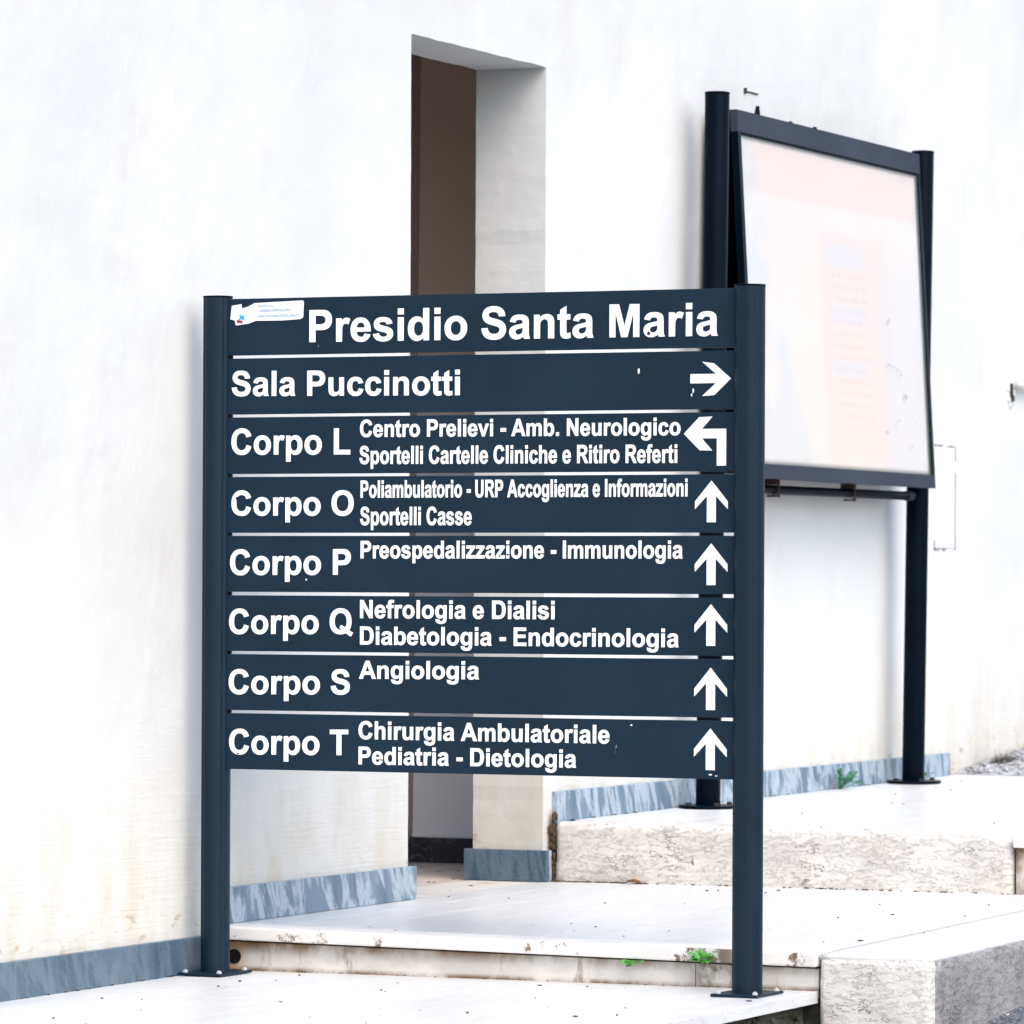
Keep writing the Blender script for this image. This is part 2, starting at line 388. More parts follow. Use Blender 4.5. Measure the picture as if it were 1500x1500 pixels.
# middle terrace ----------------------------------------------------------------
def z1(p):       # the paving falls gently to its outer front corner
    k = max(0.0, min(1.0, (2.46 - p.x) / 2.38)) * max(0.0, min(1.0, -p.y / 1.75))
    return Vector((p.x, p.y, p.z - 0.020 * k * max(0.0, min(1.0, p.z / 0.07))))
middle = mkbox('middle_terrace', (0.125, -1.755, -0.6), (2.50, -0.001, 0.082), 'moss', f=z1, kind='structure')
for y0, y1, cs, x0 in ((-0.33, -0.150, (0.9, 2.0), 0.20), (-0.150, -0.001, (0.62, 1.26), 0.20), (-0.93, -0.33, (1.25, ), 0.20), (-1.555, -0.93, (0.75, 1.9), 0.20), (-1.757, -1.555, (1.0, ), 0.20)):
    e = [x0] + list(cs) + [2.458]
    for i, (a, b) in enumerate(zip(e, e[1:])):
        slab(middle, a, b, y0, y1, 0.120, 0.034, 'marble', f=z1)
slab(middle, 0.066, 0.20, -1.757, -0.001, 0.120, 0.036, 'nose', 'step_nosing', f=z1, bev=0.005)
for a, b in ((-1.408, -0.001), (-1.752, -1.408)):
    mkbox('riser_panel', (0.104, a + 0.001, -0.02), (0.124, b - 0.001, 0.0775), 'riser', middle, bevel=0.002, f=z1)
# rough concrete kerb that closes the step on the street side
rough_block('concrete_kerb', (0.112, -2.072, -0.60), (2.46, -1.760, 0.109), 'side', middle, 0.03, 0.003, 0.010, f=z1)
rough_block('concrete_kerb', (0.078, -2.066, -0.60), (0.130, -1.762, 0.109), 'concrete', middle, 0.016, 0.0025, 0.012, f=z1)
rough_block('kerb_capping', (0.084, -2.064, 0.100), (2.455, -1.759, 0.1205), 'marble', middle, 0.03, 0.0012, 0.006, f=z1)
# drain pipe mouth under the step, close to the post
bm = bmesh.new()
def tube(bm, c, d, r0, r1, L, n=20):
    d = Vector(d).normalized(); q = d.to_track_quat('Z', 'Y').to_matrix(); c = Vector(c)
    rings = []
    for r, z in ((r1, 0), (r1, L), (r0, L), (r0, 0.001)):
        rings.append([bm.verts.new(c + q @ Vector((math.cos(2 * math.pi * k / n) * r, math.sin(2 * math.pi * k / n) * r, z))) for k in range(n)])
    for a, b in zip(rings, rings[1:]):
        for k in range(n): bm.faces.new((a[k], a[(k + 1) % n], b[(k + 1) % n], b[k]))
    bm.faces.new(rings[-1])
tube(bm, (0.103, -0.060, 0.036), (-1, 0, 0), 0.0190, 0.0200, 0.003)
finish('drain_pipe', bm, 'black', middle)

# upper terrace -----------------------------------------------------------------
def z2(p):
    if p.z < 0.2: return p
    return Vector((p.x, p.y, p.z + (p.x - 2.44) * 0.0052 + p.y * 0.005))
upper = mkbox('upper_terrace', (2.60, -4.2, -0.4), (6.42, -0.001, 0.272), 'moss', f=z2, kind='structure')
rough_block('concrete_riser', (2.455, -1.527, 0.05), (2.62, -0.022, 0.306), 'concrete', upper, 0.018, 0.0035, 0.016, f=z2)
mkbox('riser_panel', (2.470, -2.8, 0.06), (2.60, -1.536, 0.268), 'riser', upper, bevel=0.002, f=z2)
slab(upper, 2.435, 2.75, -2.9, -1.534, 0.304, 0.034, 'nose', f=z2, bev=0.004)
for y0, y1, cs, x0 in ((-0.36, -0.022, (3.9, 5.1), 2.62), (-0.96, -0.36, (3.4, 4.6, 5.8), 2.62), (-1.53, -0.96, (4.0, 5.2), 2.62),
                       (-2.1, -1.534, (3.6, 4.8), 2.752), (-2.9, -2.1, (4.2, 5.4), 2.752), (-4.2, -2.9, (3.4, 4.6, 5.8), 2.62)):
    e = [x0] + list(cs) + [6.46]
    for a, b in zip(e, e[1:]): slab(upper, a, b, y0, y1, 0.3065, 0.033, f=z2)

# ------------------------------------------------------------------ the building
bld = thing('hospital_building', 'white plastered building wall with a tall dark doorway and blue grey marble skirting', 'building', (1.9, 0.12, 0))
def P(o):   # keep world coordinates under an offset parent
    o.matrix_parent_inverse = bld.matrix_basis.inverted(); return o
DX0, DX1, DZ = 1.380, 2.410, 2.685
xs = sorted(set([-12, -6, -3, -1, 0, 0.7, 1.1, 1.25] + [DX0, 1.3] + [round(DX0 + (DX1 - DX0) * k / 24, 4) for k in range(25)] + [2.46, 2.55, 2.8, 3.5, 5, 7, 10, 18, 30]))
zs = sorted(set([-1.5, -0.4, 0.02] + [0.119 + (DZ - 0.119) * k / 60 for k in range(61)] + [2.72, 2.8, 3.0, 3.6, 5, 8]))
bm = bmesh.new(); fr, bk = {}, {}
def inhole(i, j): return DX0 - 1e-6 <= xs[i] and xs[i + 1] <= DX1 + 1e-6 and 0.11 < zs[j] and zs[j + 1] <= DZ + 1e-6
def wv(d, i, j, y):
    if (i, j) not in d:
        x, z = xs[i], zs[j]
        if 1.2 < x < 2.6 and z > 0.25:
            q = noise.noise_vector(Vector((x * 9, y, z * 9))) * 0.0025 + noise.noise_vector(Vector((x * 30, y + 5, z * 30))) * 0.0018
            x += q.x; z += q.z
        d[(i, j)] = bm.verts.new((x, y, z))
    return d[(i, j)]
for i in range(len(xs) - 1):
    for j in range(len(zs) - 1):
        if inhole(i, j): continue
        for d, y in ((fr, 0.0), (bk, 0.24)):
            bm.faces.new([wv(d, i + a, j + b, y) for a, b in ((0, 0), (1, 0), (1, 1), (0, 1))])
for e in [e for e in bm.edges if e.is_boundary and e.verts[0].co.y < 0.1]:
    pass
def bridge(i0, j0, i1, j1):
    bm.faces.new((fr[(i0, j0)], fr[(i1, j1)], bk[(i1, j1)], bk[(i0, j0)]))
iL, iR = xs.index(DX0), min(range(len(xs)), key=lambda k: abs(xs[k] - DX1)); jB = min(range(len(zs)), key=lambda k: abs(zs[k] - 0.119)); jT = min(range(len(zs)), key=lambda k: abs(zs[k] - DZ))
for j in range(jB, jT): bridge(iL, j, iL, j + 1); bridge(iR, j, iR, j + 1)
for i in range(iL, iR): bridge(i, jT, i + 1, jT); bridge(i, jB, i + 1, jB)
n_ = len(xs) - 1; m_ = len(zs) - 1
for i in range(n_): bridge(i, 0, i + 1, 0); bridge(i, m_, i + 1, m_)
for j in range(m_): bridge(0, j, 0, j + 1); bridge(n_, j, n_, j + 1)
P(finish('wall', bm, 'plaster', bld))
# skirting slabs
for a, b, z0, z1_ in ((-4.4, -1.9, -0.005, 0.0965), (-1.897, 0.098, -0.005, 0.0965), (0.062, 1.400, 0.1208, 0.2195)):
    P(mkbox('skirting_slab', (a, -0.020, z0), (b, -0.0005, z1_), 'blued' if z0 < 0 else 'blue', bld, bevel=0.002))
def sk3(p): return Vector((p.x, p.y, p.z + (p.x - 2.44) * 0.0032))
for a, b in ((2.482, 4.1), (4.102, 5.4), (5.402, 6.42)):
    P(mkbox('skirting_slab', (a, -0.020, 0.298), (b, -0.0005, 0.401), 'blue', bld, bevel=0.002, f=sk3))
P(mkbox('skirting_slab', (2.387, -0.022, 0.121), (2.4095, 0.262, 0.219), 'blued', bld, bevel=0.002))
P(mkbox('skirting_slab', (2.4105, -0.0215, 0.121), (2.432, -0.0005, 0.2185), 'blue', bld, bevel=0.001))
# vestibule behind the doorway
P(mkbox('vestibule_floor', (0.4, 0.0, 0.05), (3.42, 3.0, 0.1185), 'ifloor', bld))
for a, b in ((0.3, 0.75),):
    pass
bm = bmesh.new()   # cheek wall seen through the doorway; its far edge leans slightly
vs = [bm.verts.new(c) for c in ((3.30, 0.2405, 0.205), (3.30, 0.852, 0.205), (3.30, 0.832, 2.95), (3.30, 0.2405, 2.95),
                                (3.40, 0.2405, 0.205), (3.40, 0.852, 0.205), (3.40, 0.832, 2.95), (3.40, 0.2405, 2.95))]
for q in ((0, 1, 2, 3), (4, 5, 6, 7), (0, 1, 5, 4), (1, 2, 6, 5), (2, 3, 7, 6), (3, 0, 4, 7)): bm.faces.new([vs[k] for k in q])
P(finish('cheek_wall', bm, 'innerw', bld))
P(mkbox('inner_wall', (3.345, 0.853, 0.119), (3.42, 3.0, 2.95), 'innerd', bld))
P(mkbox('inner_wall', (0.30, 3.0, 0.05), (0.70, 3.1, 2.95), 'innerd', bld)); P(mkbox('inner_wall', (3.0, 3.0, 0.05), (3.42, 3.1, 2.95), 'innerd', bld))
P(mkbox('inner_wall', (0.70, 3.0, 2.25), (3.0, 3.1, 2.95), 'innerd', bld))     # unseen end left open to a court, added to light the inner wall
P(mkbox('inner_wall', (0.30, 0.2405, 0.05), (0.40, 3.0, 2.95), 'innerd', bld))
P(mkbox('ceiling', (0.30, 0.2405, 2.95), (3.42, 3.1, 3.05), 'innerd', bld))
P(mkbox('inner_skirting', (3.282, 0.2405, 0.119), (3.344, 1.6, 0.202), 'blackm', bld, bevel=0.002))
P(mkbox('plaster_bead', (3.288, 0.2405, 0.2025), (3.2995, 0.85, 0.216), 'innerw', bld, bevel=0.003))
# painted-over hatch on the wall beyond the display case
bm = bmesh.new()
box(bm, (6.27, -0.003, 1.205), (6.51, 0.006, 1.595))
P(finish('wall_hatch', bm, 'plaster', bld, bevel=0.001))
for k in range(0):
    P(mkbox('hatch_rib', (6.285 + rnd.uniform(0, .006), -0.0036, 1.240 + k * 0.062), (6.495 - rnd.uniform(0, .02), -0.0028, 1.2425 + k * 0.062), 'plaster', bld, bevel=0.001))
bm = bmesh.new()
for (a, b, c, d) in ((6.262, 6.268, 1.20, 1.235), (6.512, 6.519, 1.20, 1.26), (6.512, 6.518, 1.44, 1.50), (6.512, 6.518, 1.545, 1.598), (6.262, 6.33, 1.197, 1.2035), (6.36, 6.40, 1.197, 1.2025),
                     (6.264, 6.36, 1.598, 1.6025), (6.42, 6.50, 1.598, 1.601), (6.513, 6.516, 1.26, 1.44)):
    box(bm, (a, -0.0045, c), (b, 0.0, d))
o = P(finish('hatch_gap', bm, 'side', bld)); o['kind'] = 'stuff'
# bracket with a broken socket at the right
bm = bmesh.new(); cyl(bm, (7.28, -0.03, 1.872), (7.75, -0.035, 1.862), 0.016, 14); cyl(bm, (7.28, 0.0, 1.872), (7.28, -0.046, 1.872), 0.020, 14)
P(finish('wall_pipe', bm, 'plaster', bld, smooth=True))
bm = bmesh.new()
for k in range(7):
    a = k * 0.9; r = 0.022 + 0.010 * rnd.random()
    bmesh.ops.create_icosphere(bm, subdivisions=1, radius=r, matrix=Matrix.Translation((7.225 + 0.025 * math.cos(a), -0.002, 1.835 + 0.045 * math.sin(a))) @ Matrix.Diagonal((1, 0.25, 1, 1)))
P(finish('broken_socket', bm, 'plaster', bld))
bm = bmesh.new()
box(bm, (7.195, -0.016, 1.815), (7.212, -0.002, 1.872)); box(bm, (7.212, -0.014, 1.80), (7.235, -0.002, 1.825))
P(finish('socket_hole', bm, 'debris', bld))

bm = bmesh.new(); box(bm, (4.173, -0.010, 2.760), (4.180, 0.0, 2.780)); box(bm, (4.184, -0.004, 2.768), (4.31, 0.0, 2.772)); o = P(finish('nail', bm, 'debris', bld))
# ------------------------------------------------------------------ glyph outlines (units 1/2048 em)
GL = {
'P': (1366, "M149 0V1466H624Q894 1466 976 1444Q1102 1411 1187 1300Q1272 1190 1272 1015Q1272 880 1223 788Q1174 696 1098 643Q1023 591 945 574Q839 553 638 553H445V0ZM445 1218V802H607Q782 802 841 825Q900 848 933 897Q967 946 967 1011Q967 1091 920 1143Q873 1195 801 1208Q748 1218 588 1218Z"),
'S': (1366, "M74 477L362 505Q388 360 467 292Q547 224 682 224Q825 224 897 284Q970 345 970 426Q970 478 939 514Q909 551 833 578Q781 596 596 642Q358 701 262 787Q127 908 127 1082Q127 1194 190 1291Q254 1389 373 1440Q493 1491 662 1491Q938 1491 1077 1370Q1217 1249 1224 1047L928 1034Q909 1147 846 1196Q784 1246 659 1246Q530 1246 457 1193Q410 1159 410 1102Q410 1050 454 1013Q510 966 726 915Q942 864 1045 809Q1149 755 1207 660Q1266 566 1266 427Q1266 301 1196 191Q1126 81 998 27Q870 -26 679 -26Q401 -26 252 102Q103 231 74 477Z"),
'M': (1706, "M145 0V1466H588L854 466L1117 1466H1561V0H1286V1154L995 0H710L420 1154V0Z"),
'C': (1479, "M1087 539L1374 448Q1308 208 1154 91Q1001 -25 765 -25Q473 -25 285 174Q97 374 97 720Q97 1086 286 1288Q475 1491 783 1491Q1052 1491 1220 1332Q1320 1238 1370 1062L1077 992Q1051 1106 968 1172Q886 1238 768 1238Q605 1238 503 1121Q402 1004 402 742Q402 464 502 346Q602 228 762 228Q880 228 965 303Q1050 378 1087 539Z"),
'L': (1251, "M157 0V1466H453V247H1189V0Z"),
'O': (1593, "M89 724Q89 948 156 1100Q206 1212 292 1301Q379 1390 482 1433Q619 1491 798 1491Q1122 1491 1316 1290Q1511 1089 1511 731Q1511 376 1318 175Q1125 -25 802 -25Q475 -25 282 174Q89 374 89 724ZM394 734Q394 485 509 356Q624 228 801 228Q978 228 1091 355Q1205 483 1205 738Q1205 990 1094 1114Q984 1238 801 1238Q618 1238 506 1112Q394 987 394 734Z"),
'Q': (1593, "M1335 196Q1448 115 1584 67L1475 -142Q1404 -121 1336 -84Q1321 -76 1126 55Q973 -25 787 -25Q463 -25 279 165Q96 356 96 719Q96 1084 280 1287Q463 1491 790 1491Q1117 1491 1302 1287Q1486 1084 1486 719Q1486 526 1432 380Q1391 268 1335 196ZM1090 366Q1145 424 1172 518Q1200 612 1200 733Q1200 985 1089 1109Q978 1234 799 1234Q620 1234 508 1109Q397 984 397 733Q397 478 508 351Q619 224 789 224Q852 224 908 245Q819 303 727 335L810 504Q954 455 1090 366Z"),
'T': (1251, "M479 0V1218H44V1466H1209V1218H775V0Z"),
'A': (1479, "M1471 0H1149L1021 333H435L314 0H0L571 1466H884ZM926 580L724 1124L526 580Z"),
'N': (1479, "M152 0V1466H440L1040 487V1466H1315V0H1018L427 956V0Z"),
'R': (1479, "M150 0V1466H773Q1008 1466 1114 1426Q1221 1387 1285 1286Q1349 1185 1349 1055Q1349 890 1252 782Q1155 675 962 647Q1058 591 1120 524Q1183 457 1289 286L1468 0H1114L900 319Q786 490 744 534Q702 579 655 595Q608 612 506 612H446V0ZM446 846H665Q878 846 931 864Q984 882 1014 926Q1044 970 1044 1036Q1044 1110 1004 1155Q965 1201 893 1213Q857 1218 677 1218H446Z"),
'U': (1479, "M147 1466H443V672Q443 483 454 427Q473 337 544 282Q616 228 740 228Q866 228 930 279Q994 331 1007 406Q1020 481 1020 655V1466H1316V696Q1316 432 1292 323Q1268 214 1203 139Q1139 64 1031 19Q923 -25 749 -25Q539 -25 430 23Q322 72 259 149Q196 227 176 312Q147 438 147 684Z"),
'I': (569, "M140 0V1466H436V0Z"),
'D': (1479, "M148 1466H689Q872 1466 968 1438Q1097 1400 1189 1303Q1281 1206 1329 1065Q1377 925 1377 719Q1377 538 1332 407Q1277 247 1175 148Q1098 73 967 31Q869 0 705 0H148ZM444 1218V247H665Q789 247 844 261Q916 279 963 322Q1011 365 1041 463Q1071 562 1071 732Q1071 902 1041 993Q1011 1084 957 1135Q903 1186 820 1204Q758 1218 577 1218Z"),
'E': (1366, "M149 0V1466H1236V1218H445V893H1181V646H445V247H1264V0Z"),
'Z': (1251, "M32 0V267L812 1218H120V1466H1182V1236L370 247H1214V0Z"),
'G': (1593, "M831 539V786H1469V202Q1376 112 1199 43Q1023 -25 842 -25Q612 -25 441 71Q270 168 184 347Q98 527 98 738Q98 967 194 1145Q290 1323 475 1418Q616 1491 826 1491Q1099 1491 1252 1376Q1406 1262 1450 1060L1156 1005Q1125 1113 1039 1175Q954 1238 826 1238Q632 1238 517 1115Q403 992 403 750Q403 489 519 358Q635 228 823 228Q916 228 1009 264Q1103 301 1170 353V539Z"),
'V': (1366, "M523 0L-1 1466H320L691 381L1050 1466H1364L839 0Z"),
'a': (1139, "M357 738L102 784Q145 938 250 1012Q355 1086 562 1086Q750 1086 842 1041Q934 997 971 928Q1009 860 1009 677L1006 349Q1006 209 1019 142Q1033 76 1070 0H792Q772 50 755 116Q683 46 601 11Q519 -24 426 -24Q262 -24 167 65Q73 154 73 290Q73 380 116 450Q159 521 236 558Q314 596 460 624Q657 661 733 693V721Q733 802 693 836Q653 871 542 871Q467 871 425 841Q383 812 357 738ZM733 510Q679 492 562 467Q445 442 409 418Q354 379 354 319Q354 260 398 217Q442 174 510 174Q586 174 655 224Q706 262 722 317Q733 353 733 454Z"),
'b': (1251, "M134 0V1466H415V938Q545 1086 723 1086Q917 1086 1044 945Q1171 805 1171 542Q1171 270 1041 123Q912 -24 727 -24Q636 -24 547 21Q459 67 395 156V0ZM413 554Q413 389 465 310Q538 198 659 198Q752 198 817 277Q883 357 883 528Q883 710 817 790Q751 871 648 871Q547 871 480 792Q413 714 413 554Z"),
'c': (1139, "M1073 748L796 698Q782 781 732 823Q683 865 604 865Q499 865 436 792Q374 720 374 550Q374 361 437 283Q501 205 608 205Q688 205 739 250Q790 296 811 407L1087 360Q1044 170 922 73Q800 -24 595 -24Q362 -24 223 123Q85 270 85 530Q85 793 224 939Q363 1086 600 1086Q794 1086 908 1002Q1023 919 1073 748Z"),
'd': (1251, "M1121 0H860V156Q795 65 706 20Q618 -24 528 -24Q345 -24 214 123Q84 271 84 535Q84 805 211 945Q338 1086 532 1086Q710 1086 840 938V1466H1121ZM371 554Q371 384 418 308Q486 198 608 198Q705 198 773 280Q841 363 841 527Q841 710 775 790Q709 871 606 871Q506 871 438 791Q371 712 371 554Z"),
'e': (1139, "M762 338L1042 291Q988 137 871 56Q755 -24 580 -24Q303 -24 170 157Q65 302 65 523Q65 787 203 936Q341 1086 552 1086Q789 1086 926 929Q1063 773 1057 450H353Q356 325 421 255Q486 186 583 186Q649 186 694 222Q739 258 762 338ZM778 622Q775 744 715 807Q655 871 569 871Q477 871 417 804Q357 737 358 622Z"),
'f': (682, "M24 1062H180V1142Q180 1276 208 1342Q237 1408 313 1449Q390 1491 507 1491Q627 1491 742 1455L704 1259Q637 1275 575 1275Q514 1275 487 1246Q461 1218 461 1137V1062H671V841H461V0H180V841H24Z"),
'g': (1251, "M121 -70L442 -109Q450 -165 479 -186Q519 -216 605 -216Q715 -216 770 -183Q807 -161 826 -112Q839 -77 839 17V172Q713 0 521 0Q307 0 182 181Q84 324 84 537Q84 804 212 945Q341 1086 532 1086Q729 1086 857 913V1062H1120V109Q1120 -79 1089 -172Q1058 -265 1002 -318Q946 -371 852 -401Q759 -431 616 -431Q346 -431 233 -338Q120 -246 120 -104ZM372 553Q372 384 437 305Q503 227 599 227Q702 227 773 307Q844 388 844 546Q844 711 776 791Q708 871 604 871Q503 871 437 792Q372 714 372 553Z"),
'h': (1251, "M427 1466V927Q563 1086 752 1086Q849 1086 927 1050Q1005 1014 1044 958Q1084 902 1098 834Q1113 766 1113 623V0H832V561Q832 728 816 773Q800 818 759 844Q719 871 658 871Q588 871 533 837Q478 803 452 734Q427 666 427 532V0H146V1466Z"),
'i': (569, "M147 1206V1466H428V1206ZM147 0V1062H428V0Z"),
'l': (569, "M147 0V1466H428V0Z"),
'm': (1821, "M126 1062H385V917Q524 1086 716 1086Q818 1086 893 1044Q968 1002 1016 917Q1086 1002 1167 1044Q1248 1086 1340 1086Q1457 1086 1538 1038Q1619 991 1659 899Q1688 831 1688 679V0H1407V607Q1407 765 1378 811Q1339 871 1258 871Q1199 871 1147 835Q1095 799 1072 729Q1049 660 1049 510V0H768V582Q768 737 753 782Q738 827 706 849Q675 871 621 871Q556 871 504 836Q452 801 429 735Q407 669 407 516V0H126Z"),
'n': (1251, "M1107 0H826V542Q826 714 808 764Q790 815 749 843Q709 871 652 871Q579 871 521 831Q463 791 441 725Q420 659 420 481V0H139V1062H400V906Q539 1086 750 1086Q843 1086 920 1052Q997 1019 1036 967Q1076 915 1091 849Q1107 783 1107 660Z"),
'o': (1251, "M82 546Q82 686 151 817Q220 948 346 1017Q473 1086 629 1086Q870 1086 1024 929Q1178 773 1178 534Q1178 293 1022 134Q867 -24 631 -24Q485 -24 352 42Q220 108 151 235Q82 363 82 546ZM370 531Q370 373 445 289Q520 205 630 205Q740 205 814 289Q889 373 889 533Q889 689 814 773Q740 857 630 857Q520 857 445 773Q370 689 370 531Z"),
'p': (1251, "M139 1062H401V906Q452 986 539 1036Q626 1086 732 1086Q917 1086 1046 941Q1175 796 1175 537Q1175 271 1045 123Q915 -24 730 -24Q642 -24 570 11Q499 46 420 131V-404H139ZM417 549Q417 370 488 284Q559 199 661 199Q759 199 824 277Q889 356 889 535Q889 702 822 783Q755 864 656 864Q553 864 485 784Q417 705 417 549Z"),
'r': (797, "M416 0H135V1062H396V911Q463 1018 516 1052Q570 1086 638 1086Q734 1086 823 1033L736 788Q665 834 604 834Q545 834 504 801Q463 769 439 684Q416 599 416 328Z"),
's': (1139, "M48 303L330 346Q348 264 403 221Q458 179 557 179Q666 179 721 219Q758 247 758 294Q758 326 738 347Q717 367 644 384Q304 459 213 521Q87 607 87 760Q87 898 196 992Q305 1086 534 1086Q752 1086 858 1015Q964 944 1004 805L739 756Q722 818 674 851Q627 884 539 884Q428 884 380 853Q348 831 348 796Q348 766 376 745Q414 717 638 666Q863 615 952 541Q1040 466 1040 332Q1040 186 918 81Q796 -24 557 -24Q340 -24 213 64Q87 152 48 303Z"),
't': (682, "M634 1062V838H442V410Q442 280 447 258Q453 237 472 223Q492 209 520 209Q559 209 633 236L657 18Q559 -24 435 -24Q359 -24 298 1Q237 27 208 67Q180 108 169 177Q160 226 160 375V838H31V1062H160V1273L442 1437V1062Z"),
'u': (1251, "M847 0V159Q789 74 694 25Q600 -24 495 -24Q388 -24 303 23Q218 70 180 155Q142 240 142 390V1062H423V574Q423 350 438 299Q454 249 495 219Q536 190 599 190Q671 190 728 229Q785 269 806 327Q827 386 827 614V1062H1108V0Z"),
'v': (1139, "M438 0L10 1062H305L505 520L563 339Q606 475 622 520L824 1062H1113L691 0Z"),
'z': (1024, "M32 0V219L430 676Q528 788 575 835Q526 832 446 831L71 829V1062H947V863L541 395L398 240Q515 247 543 247H977V0Z"),
'-': (682, "M115 391V672H667V391Z"),
'.': (569, "M147 0V281H428V0Z"),
' ': (569, ""),
}
import re
def contours(ch):
    out, cur = [], None; x = y = 0
    for c, a in re.findall(r'([MLHVQZ])([^MLHVQZ]*)', GL[ch][1]):
        n = [float(t) for t in a.split()]
        if c == 'M': cur = [(n[0], n[1])]; x, y = n
        elif c == 'L': x, y = n; cur.append((x, y))
        elif c == 'H': x = n[0]; cur.append((x, y))
        elif c == 'V': y = n[0]; cur.append((x, y))
        elif c == 'Q':
            x1, y1, x2, y2 = n
            for k in range(1, 6):
                t = k / 5; cur.append(((1 - t) ** 2 * x + 2 * t * (1 - t) * x1 + t * t * x2, (1 - t) ** 2 * y + 2 * t * (1 - t) * y1 + t * t * y2))
            x, y = x2, y2
        else:
            if len(cur) > 1 and cur[0] == cur[-1]: cur.pop()
            out.append(cur); cur = None
    return out
def text_loops(txt, s0, s1, z0, z1e, cap):
    adv = 0; pts = []
    for ch in txt:
        for c in contours(ch): pts.append([(px + adv, py) for px, py in c])
        adv += GL[ch][0]
    x0 = min(p[0] for c in pts for p in c); x1 = max(p[0] for c in pts for p in c)
    k = (s1 - s0) / (x1 - x0); h = cap / 1466.0; loops = []
    for c in pts:
        loops.append([(s0 + (px - x0) * k, z0 + (z1e - z0) * (px - x0) / (x1 - x0) + py * h) for px, py in c])
    return loops
def words(txt, *a):
    loops = text_loops(txt, *a); k = 0; out = []
    for wd in txt.split(' '):
        n = sum(len(contours(c)) for c in wd); out.append((wd, loops[k:k + n])); k += n
    return out
OFFS = 0.0005
def fill(name, loops, mat, parent, off, th=0.0006, label=None):
    """2D loops (s, z) -> thin solid print on the sign face; holes by winding"""
    cu = bpy.data.curves.new(name, 'CURVE'); cu.dimensions = '2D'; cu.fill_mode = 'BOTH'; cu.extrude = th / 2; cu.offset = OFFS if name == 'lettering' else 0.0
    for lp in loops:
        sp = cu.splines.new('POLY'); sp.points.add(len(lp) - 1)
        for p, (a, b) in zip(sp.points, lp): p.co = (a, b, 0, 1)
        sp.use_cyclic_u = True
    tmp = bpy.data.objects.new(name, cu); C.objects.link(tmp)
    dg = bpy.context.evaluated_depsgraph_get()
    me = bpy.data.meshes.new_from_object(tmp.evaluated_get(dg))
    bpy.data.objects.remove(tmp); me.name = name
    me.transform(Matrix(((0, 0, -1, -off), (1, 0, 0, 0), (0, 1, 0, 0), (0, 0, 0, 1))))
    me.materials.clear(); me.materials.append(M[mat] if isinstance(mat, str) else mat)
    return link(name, me, parent, label=label)

# ------------------------------------------------------------------ directional sign
# local frame: +Y runs along the boards (after the turn), -X looks to the reader, origin at the foot of the left post
sign = thing('directional_sign', 'tall dark blue grey hospital directory sign with eight lettered boards between two posts', 'sign', (-0.075, -0.090, 0.0))
LEN = 1.5434
sign.rotation_euler = (0, 0, 0)
Dx, Dy = -0.035 / LEN, -1.543 / LEN
# matrix: local s axis -> (Dx,Dy), local normal -> (Dy,-Dx)
SM = Matrix(((-Dy, Dx, 0, 0), (Dx, Dy, 0, 0), (0, 0, 1, 0), (0, 0, 0, 1)))   # columns: local x (away from the reader), local s, z
# SM mirrors handedness, so it is baked into meshes instead of the object's matrix
def bake(o):
    o.data.transform(SM); bmx = bmesh.new(); bmx.from_mesh(o.data); bmesh.ops.reverse_faces(bmx, faces=bmx.faces); bmx.to_mesh(o.data); bmx.free(); return o
def post_profile(r, groove=True, n=40):
    pts = []
    for k in range(n):
        a = 2 * math.pi * k / n; rr = r
        d1 = math.cos(a + math.pi - 0.42)           # shallow groove towards the reader
        pts.append((math.cos(a) * rr, math.sin(a) * rr))
    return pts
def make_post(parent, s, z0, z1_, r, mat, dirs=1, name='post', lean=None):
    bm = bmesh.new(); prof = []
    n = 72
    for k in range(n):
        a = 2 * math.pi * k / n
        rr = r
        for ga in (math.pi + 0.62 * dirs, math.pi - 0.95 * dirs, 0.5):
            dlt = (a - ga + math.pi) % (2 * math.pi) - math.pi
            rr -= 0.0026 * math.exp(-(dlt / 0.085) ** 2)
        prof.append((rr * math.cos(a), rr * math.sin(a)))
    lo = [bm.verts.new((x, s + y, z0)) for x, y in prof]; hi = [bm.verts.new((x, s + y, z1_)) for x, y in prof]
    for k in range(n): bm.faces.new((lo[k], lo[(k + 1) % n], hi[(k + 1) % n], hi[k]))
    bm.faces.new(hi); bm.faces.new(lo)
    o = finish(name, bm, mat, parent); autosmooth(o, 50); return o
def make_plate(parent, s, hx_, hy, th, mat):
    pl = mkbox('base_plate', (-hx_, s - hy, 0.0015), (hx_, s + hy, th), mat, parent, bevel=0.0015)
    out = [pl]
    for a in (-1, 1):
        for b in (-1, 1):
            bm = bmesh.new(); p = (a * (hx_ - 0.020), s + b * (hy - 0.013))
            cyl(bm, (p[0], p[1], th), (p[0], p[1], th + 0.0055), 0.0075, 6); cyl(bm, (p[0], p[1], th + 0.0055), (p[0], p[1], th + 0.008), 0.0035, 8)
            q = finish('bolt', bm, 'steel', parent); out.append(q)
    return out
for s, d in ((0.0, 1), (LEN, -1)):
    bake(make_post(sign, s, 0.006, 1.823, 0.0395, 'post', d))
    bm = bmesh.new(); cyl(bm, (0, s, 1.823), (0, s, 1.8275), 0.0405, 40); o = finish('post_cap', bm, 'casep', sign, bevel=0.0012); autosmooth(o); bake(o)
    for q in make_plate(sign, s, 0.094, 0.064, 0.0085, 'post'): bake(q)
